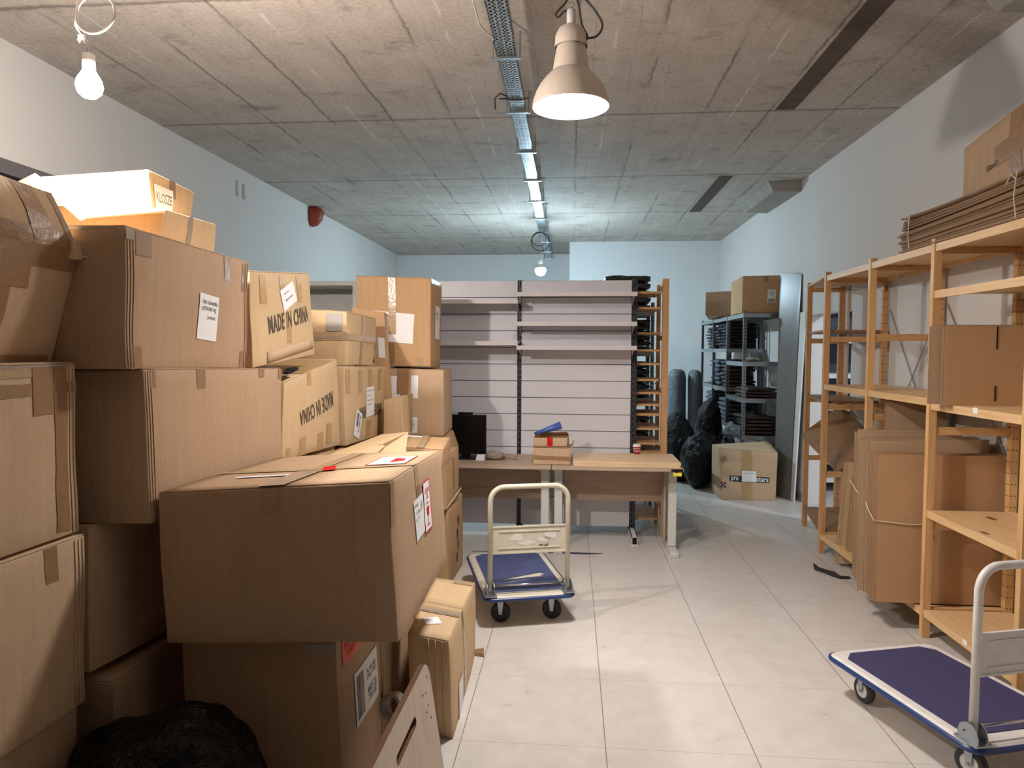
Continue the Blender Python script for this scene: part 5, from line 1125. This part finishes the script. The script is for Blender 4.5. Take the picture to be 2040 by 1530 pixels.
for i in range(3):
    for j in range(3):
        if (i+j) % 2 == 0: quad(bm, [PS.fpt('front', 0, 0, .045, .30, 0, x, y, .003) for x, y in ((-.03+i*.02, -.03+j*.02), (-.01+i*.02, -.03+j*.02), (-.01+i*.02, -.01+j*.02), (-.03+i*.02, -.01+j*.02))])
obj('emblem', bm, 'dark_print', PS.root)
# black sacks and grey wrapped rolls
blob((1.55, 8.48, 0), (.46, .44, .70), 1.0, 'black_bag_plastic', 'plastic_sack', 'black plastic sack on the floor, front of the heap by the metal racks', 'bag', amp=.3, sub=5, sc=1.5)
blob((1.33, 8.95, 0), (.44, .46, .84), 2.2, 'black_bag_plastic', 'plastic_sack', 'black plastic sack at the left side of the heap, against the pine shelving', 'bag', amp=.3, sub=5, sc=1.5)
blob((1.74, 9.12, 0), (.38, .40, .98), 5.1, 'black_bag_plastic', 'plastic_sack', 'tallest black plastic sack of the heap, against the metal racks', 'bag', amp=.3, sub=5, sc=1.4)
blob((1.85, 8.46, 0), (.22, .26, .60), 6.6, 'black_bag_plastic', 'plastic_sack', 'small black plastic sack squeezed behind the box with the name band', 'bag', amp=.3, sub=4, sc=3)
blob((1.88, 8.45, .585), (.17, .14, .20), 8.3, 'clear_film', 'plastic_bag', 'clear crumpled plastic bag poking up behind the box with the name band', 'bag', amp=.35, sub=4, sc=3)
for u0, u1, v, lab in ((1334, 1371, 735, 'left of two tall grey film-wrapped rolls behind the black sacks'), (1374, 1404, 738, 'right of two tall grey film-wrapped rolls behind the black sacks')):
    a, b = PY(u0, v, 10.0), PY(u1, v, 10.0); w_ = b.x-a.x; c = V(((a.x+b.x)/2, 10.15, 0)); hh = a.z
    bm = nb(); lathe(bm, [(0, 0), (w_/2, 0), (w_/2*1.02, .3), (w_/2*.98, .8), (w_/2*1.0, hh-.12), (w_/2*.85, hh-.04), (w_/2*.45, hh), (0, hh)], c, 24)
    for v_ in bm.verts: v_.co += noise.noise_vector(v_.co*7)*.014; v_.co.z = max(0, v_.co.z)
    o = obj('wrapped_roll', bm, 'clear_film', smooth=True); tag(o, lab, 'roll')
# second rack with black packages, behind the pine shelf next to the slatted wall
t = thing('metal_rack', 'grey steel rack with black packages, half hidden behind the slatted wall', 'rack', (.72, 7.6, 0))
rx = PY(1303, 700, 7.3).x
for x, sx in ((rx, -1), (rx-.75, 1)):
    for y, sy in ((7.3, 1), (7.75, -1)): obj('post', bx((x, y, 0), (x+sx*.002, y+sy*.038, 2.12), (x, y, 0), (x+sx*.038, y+sy*.002, 2.12)), 'grey_rack_paint', t)
bm = nb()
for k in range(52): box(bm, (rx-.024, 7.2992, .04+.04*k), (rx-.014, 7.2998, .056+.04*k))
obj('perforation', bm, 'dark_hole', t)
RZ = (2.03, 1.62, 1.14, .66, .14)
for z in RZ:
    obj('beam', bx((rx-.75, 7.296, z-.05), (rx, 7.299, z), (rx-.75, 7.751, z-.05), (rx, 7.754, z)), 'galvanised_steel', t); obj('shelf_board', bx((rx-.748, 7.302, z-.012), (rx-.002, 7.748, z-.002)), 'rack_board', t)
for gi, (z, n_, h, mat_, lab) in enumerate(((2.03, 5, .075, 'black_garment', 'thick black folded package on the top shelf of the rack behind the slatted wall'), (1.62, 6, .055, 'black_garment', 'black folded package on the second shelf of the rack behind the slatted wall'), (1.14, 5, .075, 'navy_garment', 'dark navy film-wrapped package on the third shelf of the rack behind the slatted wall'), (.66, 5, .06, 'black_garment', 'black folded package on the fourth shelf of the rack behind the slatted wall'))):
    for k in range(n_): folded((rx-.27, 7.52, z+.001+k*h), .46, .40, h*.985, gi*13+k, mat_, lab, ('topmost', 'second', 'third', 'fourth')[gi]+'-shelf black packages')
# ------------------------------------------------------------------ light and finish
w = bpy.data.worlds.new('world'); SC.world = w; w.use_nodes = True
w.node_tree.nodes['Background'].inputs[0].default_value = (.75, .85, 1, 1); w.node_tree.nodes['Background'].inputs[1].default_value = .02
SC.view_settings.view_transform = 'Standard'; SC.view_settings.look = 'None'; SC.view_settings.exposure = EXPO; SC.view_settings.gamma = 1; SC.view_settings.use_curve_mapping = False
for o in bpy.data.objects:
    if '_w' in o: del o['_w']
    if o.type == 'MESH' and o.data.users > 0 and o.name.split('.')[0] != 'camera': pass
